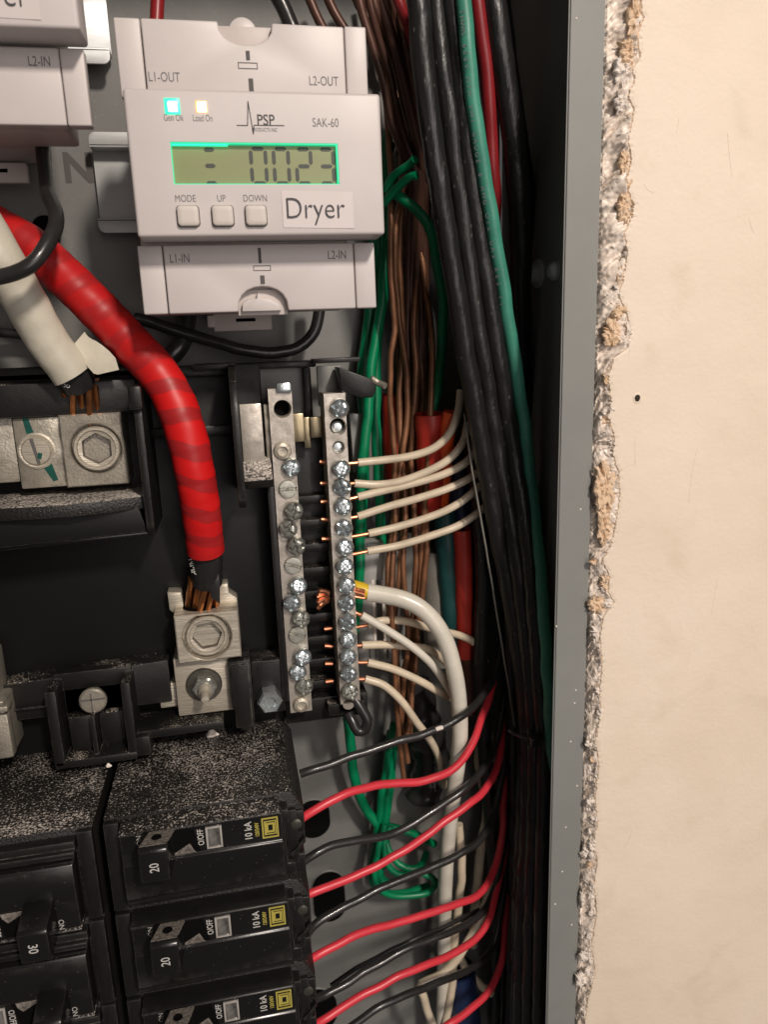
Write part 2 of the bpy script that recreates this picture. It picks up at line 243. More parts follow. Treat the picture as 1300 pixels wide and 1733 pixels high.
# ------------------------------------------------------------------ mesh helpers
class MB:
    def __init__(s): s.v = []; s.f = []; s.uv = {}; s.sm = []
    def add(s, vs, fs, smooth=True):
        b = len(s.v); s.v += [Vector(v) for v in vs]
        for f in fs: s.f.append(tuple(b + i for i in f))
        return b
    def box(s, x0, x1, y0, y1, z0, z1, bev=0.3, seg=2, rot=None, piv=None):
        bm = bmesh.new(); bmesh.ops.create_cube(bm, size=1)
        for v in bm.verts:
            v.co = Vector(((x0 + x1) / 2 + v.co.x * (x1 - x0), (y0 + y1) / 2 + v.co.y * (y1 - y0), (z0 + z1) / 2 + v.co.z * (z1 - z0)))
        if bev > 0: bmesh.ops.bevel(bm, geom=bm.edges[:], offset=min(bev, 0.45 * min(abs(x1 - x0), abs(y1 - y0), abs(z1 - z0))), segments=seg, affect='EDGES', profile=0.5)
        s.frombm(bm, rot, piv); return s
    def frombm(s, bm, rot=None, piv=None):
        if rot is not None:
            pv = Vector(piv)
            for v in bm.verts: v.co = rot @ (v.co - pv) + pv
        bm.verts.index_update()
        s.add([v.co.copy() for v in bm.verts], [[v.index for v in f.verts] for f in bm.faces]); bm.free()
    def prism(s, pts, y0, y1, bev=0.0, axis='y', seg=2, rot=None, piv=None):
        """outline pts (a, b) extruded along an axis: y -> (x, z); x -> (y, z); z -> (x, y)"""
        bm = bmesh.new()
        mk = {'y': lambda a, b, t: (a, t, b), 'x': lambda a, b, t: (t, a, b), 'z': lambda a, b, t: (a, b, t)}[axis]
        lo = [bm.verts.new(mk(a, b, y0)) for a, b in pts]; hi = [bm.verts.new(mk(a, b, y1)) for a, b in pts]
        n = len(pts); f0 = bm.faces.new(lo); f1 = bm.faces.new(hi[::-1])
        for i in range(n): bm.faces.new((lo[i], hi[i], hi[(i + 1) % n], lo[(i + 1) % n]))
        bmesh.ops.recalc_face_normals(bm, faces=bm.faces[:])
        if bev > 0:
            es = [e for e in bm.edges if len(e.link_faces) == 2 and (f0 in e.link_faces or f1 in e.link_faces or e.calc_face_angle(0) > 0.7)]
            bmesh.ops.bevel(bm, geom=es, offset=bev, segments=seg, affect='EDGES', profile=0.5, clamp_overlap=True)
        bmesh.ops.triangulate(bm, faces=[f for f in bm.faces if len(f.verts) > 4])
        s.frombm(bm, rot, piv); return s
    def loft(s, loops, cap0=False, cap1=True):
        b = len(s.v); n = len(loops[0])
        for l in loops: s.v += [Vector(p) for p in l]
        for k in range(len(loops) - 1):
            for i in range(n):
                s.f.append((b + k * n + i, b + k * n + (i + 1) % n, b + (k + 1) * n + (i + 1) % n, b + (k + 1) * n + i))
        if cap1: s.f.append(tuple(b + (len(loops) - 1) * n + i for i in range(n)))
        if cap0: s.f.append(tuple(b + i for i in range(n))[::-1])
        return s
    def lathe(s, c, prof, n=24, axis=Vector((0, -1, 0)), cap=True):
        """profile [(radius, height)] turned about an axis through c; height runs along the axis"""
        axis = Vector(axis).normalized(); t = axis.orthogonal().normalized(); w = axis.cross(t); c = Vector(c)
        loops = [[c + axis * h + (t * math.cos(2 * math.pi * i / n) + w * math.sin(2 * math.pi * i / n)) * r for i in range(n)] for r, h in prof]
        s.loft(loops, cap0=False, cap1=cap); return s
    def tube(s, pts, r, n=14, step=2.0, cap=True, rf=None, smooth=True, noise_amp=0.0):
        P = [Vector(p) for p in pts]
        if smooth and len(P) > 2:
            Q = [P[0] * 2 - P[1]] + P + [P[-1] * 2 - P[-2]]; out = []
            for i in range(1, len(Q) - 2):
                a, b_, c, d = Q[i - 1], Q[i], Q[i + 1], Q[i + 2]
                k = max(2, int((c - b_).length / step))
                for j in range(k):
                    t = j / k
                    out.append(0.5 * ((2 * b_) + (c - a) * t + (2 * a - 5 * b_ + 4 * c - d) * t * t + (3 * b_ - a - 3 * c + d) * t ** 3))
            out.append(P[-1]); P = out
        b = len(s.v); T = (P[1] - P[0]).normalized(); ref = T.orthogonal().normalized() if abs(T.y) > 0.95 else (Vector((0, 1, 0)) - T * T.y).normalized()
        L = 0.0; m = len(P)
        for i, p in enumerate(P):
            if i: L += (p - P[i - 1]).length
            T = (P[min(i + 1, m - 1)] - P[max(i - 1, 0)]).normalized()
            ref = (ref - T * ref.dot(T)).normalized(); w = T.cross(ref)
            rr = r if rf is None else r * rf(i / (m - 1), L)
            for j in range(n):
                th = 2 * math.pi * j / n
                q = rr
                if noise_amp: q = rr * (1 + noise_amp * noise.noise(p * 0.22 + Vector((math.cos(th), math.sin(th), 0)) * 0.9))
                s.v.append(p + (ref * math.cos(th) + w * math.sin(th)) * q)
            if i:
                for j in range(n):
                    k = len(s.f); j2 = (j + 1) % n
                    s.f.append((b + (i - 1) * n + j, b + (i - 1) * n + j2, b + i * n + j2, b + i * n + j))
                    Lp = L - (p - P[i - 1]).length; s.uv[k] = ((Lp, j / n), (Lp, (j + 1) / n), (L, (j + 1) / n), (L, j / n))
        if cap: s.f.append(tuple(b + j for j in range(n))[::-1]); s.f.append(tuple(b + (m - 1) * n + j for j in range(n)))
        return s
ORG = {}
def link(name, mb, m, parent=None, ang=35, recalc=True):
    me = bpy.data.meshes.new(name)
    org = Vector((0, 0, 0))
    if parent is None:
        if mb.v:
            lo = [min(v[k] for v in mb.v) for k in range(3)]; hi = [max(v[k] for v in mb.v) for k in range(3)]
            org = Vector(((lo[0] + hi[0]) / 2, (lo[1] + hi[1]) / 2, lo[2]))
    else: org = ORG[parent.name]
    me.from_pydata([(v - org) * SC for v in mb.v], [], mb.f)
    if mb.uv:
        ul = me.uv_layers.new(name="along")
        for k, uvs in mb.uv.items():
            po = me.polygons[k]
            for li, q in zip(po.loop_indices, uvs): ul.data[li].uv = q
    if recalc:
        bm = bmesh.new(); bm.from_mesh(me); bmesh.ops.recalc_face_normals(bm, faces=bm.faces[:]); bm.to_mesh(me); bm.free()
    for p in me.polygons: p.use_smooth = True
    me.set_sharp_from_angle(angle=math.radians(ang))
    me.materials.append(MATS[m])
    o = bpy.data.objects.new(name, me); COL.objects.link(o)
    if parent: o.parent = parent
    else: o.location = org * SC
    ORG[o.name] = org
    return o
def tag(o, label=None, cat=None, group=None, kind=None):
    if label: o["label"] = label
    if cat: o["category"] = cat
    if group: o["group"] = group
    if kind: o["kind"] = kind
    return o
def thing(name, label, cat, org, group=None):
    o = bpy.data.objects.new(name, None); COL.objects.link(o); o.empty_display_size = 0.01
    o.location = Vector(org) * SC; ORG[o.name] = Vector(org); tag(o, label, cat, group); return o
def put(name, mesh_obj, loc, parent, roty=0, scale=1.0):
    """another part sharing an existing part's mesh; loc in mm"""
    o = bpy.data.objects.new(name, mesh_obj.data); COL.objects.link(o); o.parent = parent
    o.location = (Vector(loc) - ORG[parent.name]) * SC; o.rotation_euler = (0, roty, 0); o.scale = (scale,) * 3
    ORG[o.name] = Vector(loc); return o
def text(name, body, c, size, m, parent, rot=0.0, xs=1.0, bold=0.0, flip=False, yoff=0.0, shear=0.0):
    """flat print on a surface that faces the viewer: c = centre (mm), size = height of capitals (mm)"""
    cu = bpy.data.curves.new("lettering", 'FONT'); cu.body = body; cu.size = 1.0; cu.offset = bold; cu.resolution_u = 4
    cu.align_x = 'LEFT'
    to = bpy.data.objects.new("lettering", cu); COL.objects.link(to)
    dg = bpy.context.evaluated_depsgraph_get(); me = bpy.data.meshes.new_from_object(to.evaluated_get(dg)); bpy.data.objects.remove(to)
    xs_ = [v.co.x for v in me.vertices]; ys_ = [v.co.y for v in me.vertices]
    cx, cy = (min(xs_) + max(xs_)) / 2, 0.35
    k = size / 0.70; c = Vector(c); ca, sa = math.cos(rot), math.sin(rot); org = ORG[parent.name]
    for v in me.vertices:
        a = (v.co.x - cx) * k * xs; b_ = (v.co.y - cy) * k; a += shear * b_
        x = a * ca - b_ * sa; z = a * sa + b_ * ca
        v.co = (Vector((c.x + x, c.y + yoff, c.z + z)) - org) * SC
    me.materials.append(MATS[m])
    o = bpy.data.objects.new(name, me); COL.objects.link(o); o.parent = parent; ORG[o.name] = org; return o
def pts(l): return [at(*p) for p in l]
def circ(cx, cz, y, r, n=48, ph=0.0): return [(cx + r * math.cos(2 * math.pi * i / n + ph), y, cz + r * math.sin(2 * math.pi * i / n + ph)) for i in range(n)]
def sqloop(x0, x1, z0, z1, y, cx=None, cz=None, n=48):
    cx = (x0 + x1) / 2 if cx is None else cx; cz = (z0 + z1) / 2 if cz is None else cz; out = []
    corners = [math.atan2(z - cz, x - cx) % (2 * math.pi) for x in (x0, x1) for z in (z0, z1)]
    angs = [2 * math.pi * i / n for i in range(n)]
    for ca in corners:   # snap nearest sample to each corner
        k = min(range(n), key=lambda i: abs((angs[i] - ca + math.pi) % (2 * math.pi) - math.pi)); angs[k] = ca
    for t in angs:
        c, s = math.cos(t), math.sin(t); k = 1e9
        if c > 1e-9: k = min(k, (x1 - cx) / c)
        if c < -1e-9: k = min(k, (x0 - cx) / c)
        if s > 1e-9: k = min(k, (z1 - cz) / s)
        if s < -1e-9: k = min(k, (z0 - cz) / s)
        out.append((cx + c * k, y, cz + s * k))
    return out
def hexloop(cx, cz, y, r, n=48, ph=0.0):
    out = []
    for i in range(n):
        t = 2 * math.pi * i / n; a = (t - ph) % (math.pi / 3) - math.pi / 6
        out.append((cx + math.cos(t) * r * math.cos(math.pi / 6) / math.cos(a), y, cz + math.sin(t) * r * math.cos(math.pi / 6) / math.cos(a)))
    return out

# ================================================================== SETTING: wall and its torn edge
def interp(tab, y):
    if y <= tab[0][1]: return tab[0][0]
    for (x0, y0), (x1, y1) in zip(tab, tab[1:]):
        if y <= y1: return x0 + (x1 - x0) * (y - y0) / (y1 - y0)
    return tab[-1][0]
EDGE = [(1090, -120), (1085, 0), (1090, 30), (1079, 60), (1085, 95), (1071, 118), (1076, 135), (1064, 160), (1074, 185), (1069, 215), (1064, 235), (1070, 270), (1062, 300), (1066, 330), (1074, 345), (1070, 368),
        (1058, 395), (1063, 430), (1056, 470), (1048, 500), (1060, 525), (1069, 560), (1060, 592), (1040, 605), (1030, 640), (1035, 680), (1030, 705), (1041, 740), (1038, 770), (1048, 800), (1050, 840), (1044, 880), (1036, 920),
        (1020, 950), (1033, 975), (1030, 1000), (1040, 1020), (1022, 1045), (1016, 1080), (1020, 1120), (1016, 1170), (1018, 1200), (1010, 1250), (1014, 1300), (1008, 1350), (1012, 1395), (1004, 1430), (1012, 1455), (1006, 1500), (1011, 1545),
        (1002, 1600), (1008, 1650), (996, 1690), (990, 1733), (984, 1850)]
YW, YL = -3.6, 1.2
XL = lambda z: 105.75 + (z - 86) * (105.7 - 103.4) / 329.0    # outer edge of the box lip
edge_rows = []
wall = MB(); edge = MB()
rows = []
py = -110.0
while py < 1850:
    px = interp(EDGE, py); q = at(px, py, YW); rows.append((q.x, q.z, py)); py += 2.4
NX = 10
base = len(wall.v)
for (x, z, py) in rows:
    j = 0.55 * noise.noise(Vector((0, 0, z * 0.9))) + 0.45 * noise.noise(Vector((3, 0, z * 2.6)))
    x += j
    wall.v.append(Vector((x, YW + 0.9, z)))
    wall.v.append(Vector((x + 0.25, YW + 0.15 + 0.3 * noise.noise(Vector((9, 0, z * 1.2))), z)))
    wall.v.append(Vector((x + 1.3, YW, z))); wall.v.append(Vector((x + 30, YW, z))); wall.v.append(Vector((420, YW, z)))
    edge_rows.append((x, z))
for i in range(len(rows) - 1):
    for k in range(4): wall.f.append((i * 5 + k, i * 5 + k + 1, (i + 1) * 5 + k + 1, (i + 1) * 5 + k))
w = link("wall", wall, "wall_paint")
for p_ in w.data.polygons:
    if all(abs(w.data.vertices[i].co.y - (YW * SC - w.location.y)) < 1e-6 for i in p_.vertices): p_.use_smooth = False
tag(w, "cream painted wall board to the right of the grey metal box", kind='structure')
# rough cut face of the board
NT = 30
for i, (x, z) in enumerate(edge_rows):
    x0 = XL(z) + 0.3
    for k in range(NT + 1):
        t = k / NT
        yy = YL + (YW + 0.9 - YL) * t; xx = x0 + (x - x0) * (t ** 1.3)
        s = 0.0 if k == NT else 1.0
        q_ = z - 5.5 * t + 1.5 * noise.noise(Vector((z * 0.12, t * 1.5, 3.0)))
        r1 = 1 - 2.2 * abs(noise.noise(Vector((q_ * 0.55, t * 1.1, z * 0.02))))
        r2 = 1 - 2.2 * abs(noise.noise(Vector((q_ * 1.3, t * 2.2 + 7, z * 0.05))))
        n1 = noise.noise(Vector((z * 0.16, t * 1.2, 2.0))); n3 = noise.noise(Vector((z * 1.0, t * 6.0, 8.0)))
        d = s * (1.5 * n1 + 0.9 * r1 + 0.42 * r2 + 0.3 * n3)
        edge.v.append(Vector((xx - 0.35 * d + (0.2 if k else 0), yy - 0.95 * d * (1 if k > 1 else 0.2), z)))
for i in range(len(edge_rows) - 1):
    for k in range(NT): a = i * (NT + 1) + k; edge.f.append((a, a + 1, a + NT + 2, a + NT + 1))
e = link("cut_edge", edge, "gypsum_edge", None, ang=70); e.parent = w; e.location = Vector(e.location) - Vector(w.location)
# torn paper patches, nail hole and hair cracks of the wall
def patch(name, m, px, py, y, w_, h_, seed, d_=1.2, rot=0.0):
    y = YW + (y + 13) * 0.35 + 0.3; c = at(px, py, y); mb = MB(); n = 40; k = (DIST + y) / FPX
    loops = []
    for ri, (rr, hh) in enumerate([(1.0, -0.9), (1.0, -0.1), (0.88, 0.35), (0.72, 0.5), (0.56, 0.45), (0.4, 0.55), (0.22, 0.5), (0.08, 0.5)]):
        lp = []
        for i in range(n):
            t = 2 * math.pi * i / n
            q = rr * (1 + 0.45 * noise.noise(Vector((math.cos(t) * 1.6, math.sin(t) * 1.6, seed))) + 0.38 * noise.noise(Vector((math.cos(t) * 6, math.sin(t) * 6, seed + 4))) + 0.2 * noise.noise(Vector((math.cos(t) * 14, math.sin(t) * 14, seed + 8))))
            a, b_ = math.cos(t) * q * w_ * k / 2, math.sin(t) * q * h_ * k / 2
            hgt = hh * d_ * 0.8 + 0.9 * noise.noise(Vector((a * 1.1, b_ * 1.1, seed))) + 0.35 * noise.noise(Vector((a * 3.1, b_ * 3.1, seed)))
            lp.append((c.x + a * math.cos(rot) - b_ * math.sin(rot), c.y - hgt, c.z + a * math.sin(rot) + b_ * math.cos(rot)))
        loops.append(lp)
    mb.loft(loops); o = link(name, mb, m, w, ang=25); return o
ORG[w.name] = ORG[w.name]
for i, (px, py, y, ww, hh, mm) in enumerate([(1076, 30, -12, 26, 66, "brown_paper"), (1066, 85, -11, 34, 40, "brown_paper"), (1058, 350, -12, 28, 44, "brown_paper"), (1052, 175, -10, 24, 34, "white_paper"),
        (1056, 122, -10, 28, 52, "white_paper"), (1050, 525, -12, 28, 32, "brown_paper"), (1036, 565, -11, 38, 44, "brown_paper"), (1063, 572, -12.5, 14, 60, "white_paper"), (1058, 280, -11, 18, 42, "brown_paper"),
        (1050, 470, -11, 14, 40, "brown_paper"), (1036, 690, -12, 14, 24, "white_paper"), (1027, 822, -11, 44, 92, "brown_paper"), (1024, 892, -11, 30, 84, "brown_paper"), (1026, 985, -11, 24, 38, "brown_paper"), (1012, 1024, -9, 34, 34, "brown_paper"), (1030, 1020, -11, 20, 18, "white_paper"),
        (1012, 1068, -10, 26, 40, "white_paper"), (1014, 1168, -12, 14, 14, "white_paper"), (1010, 1260, -11, 14, 24, "white_paper"), (1006, 1385, -12, 14, 14, "white_paper"),
        (995, 1440, -8, 28, 32, "white_paper"), (986, 1520, -8, 12, 50, "white_paper"), (1003, 1430, -12, 16, 24, "white_paper"), (990, 1618, -10, 26, 22, "white_paper"), (984, 1660, -9, 22, 40, "white_paper"), (1002, 1500, -12, 10, 22, "white_paper")]):
    patch("torn_paper", mm, px, py, y, ww, hh, i * 3.1, d_=1.1)
rng = random.Random(5)
for i in range(46):
    py = 8 + i * 37.5 + rng.uniform(-14, 14); px = interp(EDGE, py) - rng.uniform(1, 16)
    patch("torn_paper", "white_paper" if rng.random() < 0.8 else "brown_paper", px, py, -12 + rng.uniform(-0.5, 2), rng.uniform(7, 17), rng.uniform(9, 24), 40 + i * 2.3, d_=0.6, rot=rng.uniform(-.6, .6))
c = at(1079, 674, YW); mb = MB(); mb.loft([[(c.x + r * (1 + 0.25 * noise.noise(Vector((math.cos(t) * 2, math.sin(t) * 2, 1)))) * math.cos(t), YW - h, c.z + 1.15 * r * math.sin(t)) for t in [2 * math.pi * i / 18 for i in range(18)]] for r, h in ((1.5, 0.02), (1.15, 0.22), (0.95, 0.2), (0.85, 0.06))]); link("nail_hole_rim", mb, "wall_paint", w)
mb = MB(); mb.loft([[(c.x + r * math.cos(t), YW - 0.1, c.z + 1.15 * r * math.sin(t)) for t in [2 * math.pi * i / 18 for i in range(18)]] for r in (0.9, 0.3)]); link("nail_hole", mb, "hole_brown", w)
for l in ([(1090, 312, YW), (1098, 322, YW), (1108, 327, YW)], [(1050, 797, YW), (1060, 790, YW), (1070, 787, YW), (1076, 786, YW), (1074, 778, YW)], [(1022, 1428, YW), (1035, 1444, YW), (1052, 1440, YW), (1064, 1424, YW), (1070, 1405, YW)],
          [(1232, 225, YW), (1236, 270, YW), (1240, 300, YW)], [(1076, 790, YW), (1075, 740, YW)], [(1268, 370, YW), (1276, 395, YW)], [(1262, 543, YW), (1270, 540, YW)]):
    p_ = pts(l); link("hair_crack", MB().tube(p_, 0.06 if len(l) > 3 else 0.05, n=6, step=1.5), "dead_mark", w)

for l in ([(1180, 760, YW), (1172, 800, YW), (1166, 850, YW)], [(1150, 200, YW), (1146, 226, YW)], [(1215, 980, YW), (1205, 1040, YW)]):
    link("pencil_scuff", MB().tube(pts(l), 0.045, n=5, step=4), "dead_mark", w)
# ================================================================== the metal box
box = thing("metal_enclosure", "grey painted steel breaker box with open front set into the wall board", "electrical box", (0, 75, -260))
ztop, zbot = 150, -330
mb = MB()
def lipx(z, a, b): return a + (z - 86) * (a - b) / 326.0 if False else b + (z + 240) * (a - b) / 326.0
zs = [ztop, zbot]
xi = [lipx(z, 95.3, 92.0) for z in zs]; xo = [lipx(z, 105.7, 103.4) for z in zs]
bm = bmesh.new()
vs = [bm.verts.new(p) for p in ((xi[0], 0, zs[0]), (xo[0], 0, zs[0]), (xo[1], 0, zs[1]), (xi[1], 0, zs[1]))]
f = bm.faces.new(vs); r = bmesh.ops.extrude_face_region(bm, geom=[f])
for v in r['geom']:
    if isinstance(v, bmesh.types.BMVert): v.co.y += 1.3
bmesh.ops.recalc_face_normals(bm, faces=bm.faces[:]); bmesh.ops.bevel(bm, geom=bm.edges[:], offset=0.45, segments=3, affect='EDGES')
mb.frombm(bm); link("front_lip", mb, "painted_steel", box)
mb = MB(); mb.prism([(xo[0] - 1.3, ztop), (xo[0] - .05, ztop), (xo[1] - .05, zbot), (xo[1] - 1.3, zbot)], 1.25, 76); link("side_wall", mb, "painted_steel", box)
mb = MB(); mb.box(-190, 103, 75, 76.4, zbot, ztop, 0); link("back_panel", mb, "back_steel", box)
mb = MB(); mb.box(-190, 106, 0.2, 76, ztop, ztop + 1.4, 0); link("top_wall", mb, "painted_steel", box)
# knockout openings (dark rounded slots) in the back panel
def slot(cx, cz, w_, h_, seed):
    mb = MB(); k = min(w_, h_) / 2; lp = []
    for i in range(32):
        t = 2 * math.pi * i / 32; a, b_ = math.cos(t), math.sin(t)
        lp.append((cx + (w_ / 2 - k) * (1 if a > 0 else -1) + a * k, cz + (h_ / 2 - k) * (1 if b_ > 0 else -1) + b_ * k))
    L_ = lambda s, y: [(cx + (x - cx) * s, y, cz + (z - cz) * s) for x, z in lp]
    mb.loft([L_(1.06, 74.95), L_(1.02, 74.5), L_(1.0, 74.55)], cap1=False); link("slot_rim", mb, "back_steel", box)
    mb = MB(); mb.loft([L_(1.01, 74.6), L_(0.1, 74.62)]); link("knockout_opening", mb, "hole_dark", box)
slot(19, -195, 14, 18, 0); slot(23.5, -234, 14, 25, 1); slot(14, -292, 20, 24, 2); slot(-57, 40, 9, 11, 3)
text("embossed_lettering", "N", (-44.4, 74.9, 60.5), 9, "embossed", box, bold=0.03)
text("embossed_lettering", "E", (-71, 74.9, 60.5), 9, "embossed", box, bold=0.03)
# screws on the side wall
mb = MB(); mb.lathe((104.05, 40, -50), [(9.5, 0), (9.3, 0.25), (8.8, 0.1), (8.2, 0.3), (0.5, 0.3)], n=36, axis=(-1, 0, 0)); link("knockout_disc", mb, "painted_steel", box)
p = at(925, 467, 42); mb = MB(); mb.lathe((104.0, 40, 20.5), [(4.6, 0), (4.6, 1.0), (3.0, 1.4), (3.0, 4.6), (2.4, 5.2), (0.5, 5.4)], axis=(-1, 0, 0)); link("side_screw", mb, "zinc_rail", box)
mb = MB(); mb.lathe((104.0, 26, 20), [(3.0, 0), (3.0, 1.2), (1.8, 2.6), (0.4, 2.9)], axis=(-1, 0, 0)); link("side_screw", mb, "zinc_rail", box)
mb = MB(); mb.lathe((103.5, 40, -133), [(2.4, 0), (2.4, 1.0), (1.4, 1.8)], axis=(-1, 0, 0)); mb.box(101.8, 103.2, 39.4, 40.6, -142, -133, 0.2); link("side_screw", mb, "dull_screw", box)
mb = MB()
for px, py in [(942, 1060), (975, 1168), (973, 1190), (966, 1255), (977, 1330), (952, 1475), (940, 1530), (976, 31), (983, 862), (968, 1565), (958, 1400)]:
    q = at(px, py, 0); mb.lathe((q.x, -0.02, q.z), [(0.35, 0), (0.25, 0.12), (0.05, 0.18)], n=6)
o = link("plaster_specks", mb, "white_paper", box); o["kind"] = "stuff"

# ================================================================== DIN rails
def rail(label, x0, x1, z0, z1, y):
    t = thing("mounting_rail", label, "metal rail", (x0, y + 7, z0), "steel rails carrying the meters")
    r = 2.2
    def rr(xa, xb, za, zb, lt, lb):
        p = []
        if lb: p += [(xa + r * (1 - math.cos(a)), za + r * (1 - math.sin(a))) for a in [math.pi / 2 * i / 5 for i in range(5, -1, -1)]]
        else: p += [(xa, za)]
        if lt: p += [(xa + r * (1 - math.cos(a)), zb - r * (1 - math.sin(a))) for a in [math.pi / 2 * i / 5 for i in range(6)]]
        else: p += [(xa, zb)]
        return p + [(xb, zb), (xb, za)]
    rb = lambda p: [((x0 + x1) - a, b_) for a, b_ in p][::-1]
    end = x0 if x1 > x0 + 0 and label.startswith("lower") else None
    L_ = label.startswith("lower")
    lo = rr(x0, x1, z0, z0 + 4.2, False, True); hi = rr(x0, x1, z1 - 4.2, z1, True, False)
    if not L_: lo, hi = rb(lo), rb(hi)
    mb = MB(); mb.prism(hi, y, y + 1, 0.15); link("upper_flange", mb, "zinc_rail", t)
    mb = MB(); mb.prism(lo, y, y + 1, 0.15); link("lower_flange", mb, "zinc_rail", t)
    mb = MB(); mb.box(x0, x1, y + 5.6, y + 6.6, z0 + 4.2, z1 - 4.2, 0.15)
    mb.box(x0, x1, y, y + 6.6, z0 + 3.6, z0 + 4.6, 0.2); mb.box(x0, x1, y, y + 6.6, z1 - 4.6, z1 - 3.6, 0.2); link("channel", mb, "zinc_rail", t)
rail("lower steel rail, its rounded left end showing beside the lit meter", -39.0, 45, 38.7, 69.5, 67)
rail("upper steel rail, its rounded right end showing between the two meters", -120, -29.5, 89.0, 120, 66)

# ================================================================== METERS
def build_meter(label):
    t = thing("energy_meter", label, "meter", (11.5, 60, 9.7), "white plastic meters")
    X0, X1 = -21.8, 42.2
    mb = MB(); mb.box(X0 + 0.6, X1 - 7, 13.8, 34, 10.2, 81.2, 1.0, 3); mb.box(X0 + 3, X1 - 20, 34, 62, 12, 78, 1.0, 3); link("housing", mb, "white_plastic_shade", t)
    # stepped front covers with their finger notches
    def cover(zlo, zhi, sgn):
        cx, dz, hw = (10.6, 5.3, 6.9) if sgn > 0 else (10.2, 6.6, 6.9)
        n = 10; arc = [(cx - hw * math.cos(math.pi * i / n) , dz * math.sin(math.pi * i / n) ** 0.75) for i in range(n + 1)]
        if sgn > 0: out = [(-15.2, zlo), (-15.2, zhi)] + [(a, zhi - b_) for a, b_ in arc] + [(36.2, zhi - 0.2), (36.2, zlo)]
        else: out = [(-15.2, zhi), (-15.2, zlo)] + [(a, zlo + b_) for a, b_ in arc] + [(36.2, zlo), (36.2, zhi)]
        mb = MB(); mb.prism(out, 10, 14, 0.45, seg=3); link("terminal_cover", mb, "white_plastic", t, ang=50)
        for a, b_ in ((X0, -15.5), (36.45, X1)):
            mb = MB(); mb.box(a, b_, 10.05, 14, zlo, zhi, 0.45, 3); link("end_strip", mb, "white_plastic", t)
        zc = zhi - dz + 0.6 if sgn > 0 else zlo + dz - 0.6
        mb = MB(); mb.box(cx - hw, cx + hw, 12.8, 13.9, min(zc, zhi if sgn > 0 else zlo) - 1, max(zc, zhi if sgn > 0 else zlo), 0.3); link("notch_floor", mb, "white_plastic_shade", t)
        mb = MB(); mb.lathe((cx - 0.5, 13.4, (zhi - 1.2) if sgn > 0 else (zlo + 1.0)), [(3.6, -0.6), (3.6, -0.2), (3.0, 0.1), (0.3, 0.25)], n=28)
        if sgn < 0:
            mb = MB(); mb.prism([(cx - 5.8, zlo + 0.1), (cx - 5.6, zlo + 2.2), (cx - 4, zlo + 3.2), (cx - 1.6, zlo + 3.5), (cx - 1.2, zlo + 5.2), (cx - 0.8, zlo + 3.5), (cx + 2, zlo + 3.2), (cx + 4.4, zlo + 1.8), (cx + 5, zlo + 0.1)], 11.0, 13.2, 0.2)
        link("pull_tab", mb, "white_plastic", t)
    cover(63.2, 81.5, 1); cover(9.7, 27.4, -1)
    # slots moulded into the covers
    for zz, ww, hh in ((71.3, 4.2, 1.3), (21.1, 4.0, 1.2)):
        mb = MB()
        for a, b_, c_, d_ in ((-ww, ww, -hh, -hh + .35), (-ww, ww, hh - .35, hh), (-ww, -ww + .35, -hh + .35, hh - .35), (ww - .35, ww, -hh + .35, hh - .35)):
            mb.box(10.6 + a * .6, 10.6 + b_ * .6, 9.93, 10.1, zz + c_ * .6, zz + d_ * .6, 0)
        link("slot_outline", mb, "seam_dark", t)
    for a, b_, c_, d_ in ((10.3, 11.3, 72.6, 74.8), (10.5, 11.7, 64.0, 68.3), (9.8, 10.6, 22.4, 26.4), (9.9, 11.1, 16.9, 19.2)):
        mb = MB(); mb.box(a, b_, 9.9, 10.6, c_, d_, 0); link("slot", mb, "seam_dark", t)
    # raised face with the display opening
    x0, x1, z0, z1 = -20.4, 43.35, 28.1, 62.5
    A = (-10.3, 31.7, 40.6, 50.5)
    bm = bmesh.new(); xs = [x0, A[0], A[1], x1]; zz = [z0, A[2], A[3], z1]
    g = [[bm.verts.new((x, 0, z)) for z in zz] for x in xs]
    fs = []
    for i in range(3):
        for j in range(3):
            if (i, j) != (1, 1): fs.append(bm.faces.new((g[i][j], g[i + 1][j], g[i + 1][j + 1], g[i][j + 1])))
    r = bmesh.ops.extrude_face_region(bm, geom=fs)
    for v in r['geom']:
        if isinstance(v, bmesh.types.BMVert): v.co.y += 12
    bmesh.ops.recalc_face_normals(bm, faces=bm.faces[:])
    es = [e for e in bm.edges if e.calc_face_angle(0) > 1]
    inner = [e for e in es if all(A[0] - 1 < v.co.x < A[1] + 1 and A[2] - 1 < v.co.z < A[3] + 1 for v in e.verts)]
    outer = [e for e in es if e not in inner]
    bmesh.ops.bevel(bm, geom=outer, offset=0.9, segments=4, affect='EDGES', profile=0.5)
    mb = MB(); mb.frombm(bm); link("face", mb, "white_plastic", t, ang=40)
    d = thing_part("display", t)
    mb = MB(); mb.box(A[0], A[1], 1.6, 2.4, A[2], A[3], 0); dsp = link("display", mb, "display_glass", t)
    mb = MB(); mb.box(A[0], A[1], 0.15, 1.6, A[3] - 0.35, A[3] + 0.0, 0); mb.box(A[1] - 0.45, A[1], 0.3, 1.6, A[2] + 0.4, A[3] - 0.4, 0); mb.box(A[0], A[1], 0.35, 1.6, A[2], A[2] + 0.25, 0); mb.box(A[0], A[0] + 0.2, 0.5, 1.6, A[2] + .3, A[3] - .4, 0)
    k_ = link("light_guide", mb, "light_guide", dsp)
    mb = MB(); mb.box(A[0] + .2, A[0] + 14, 0.4, 1.6, A[3] - 0.6, A[3] - 0.36, 0); link("light_guide", mb, "light_guide_bright", dsp)
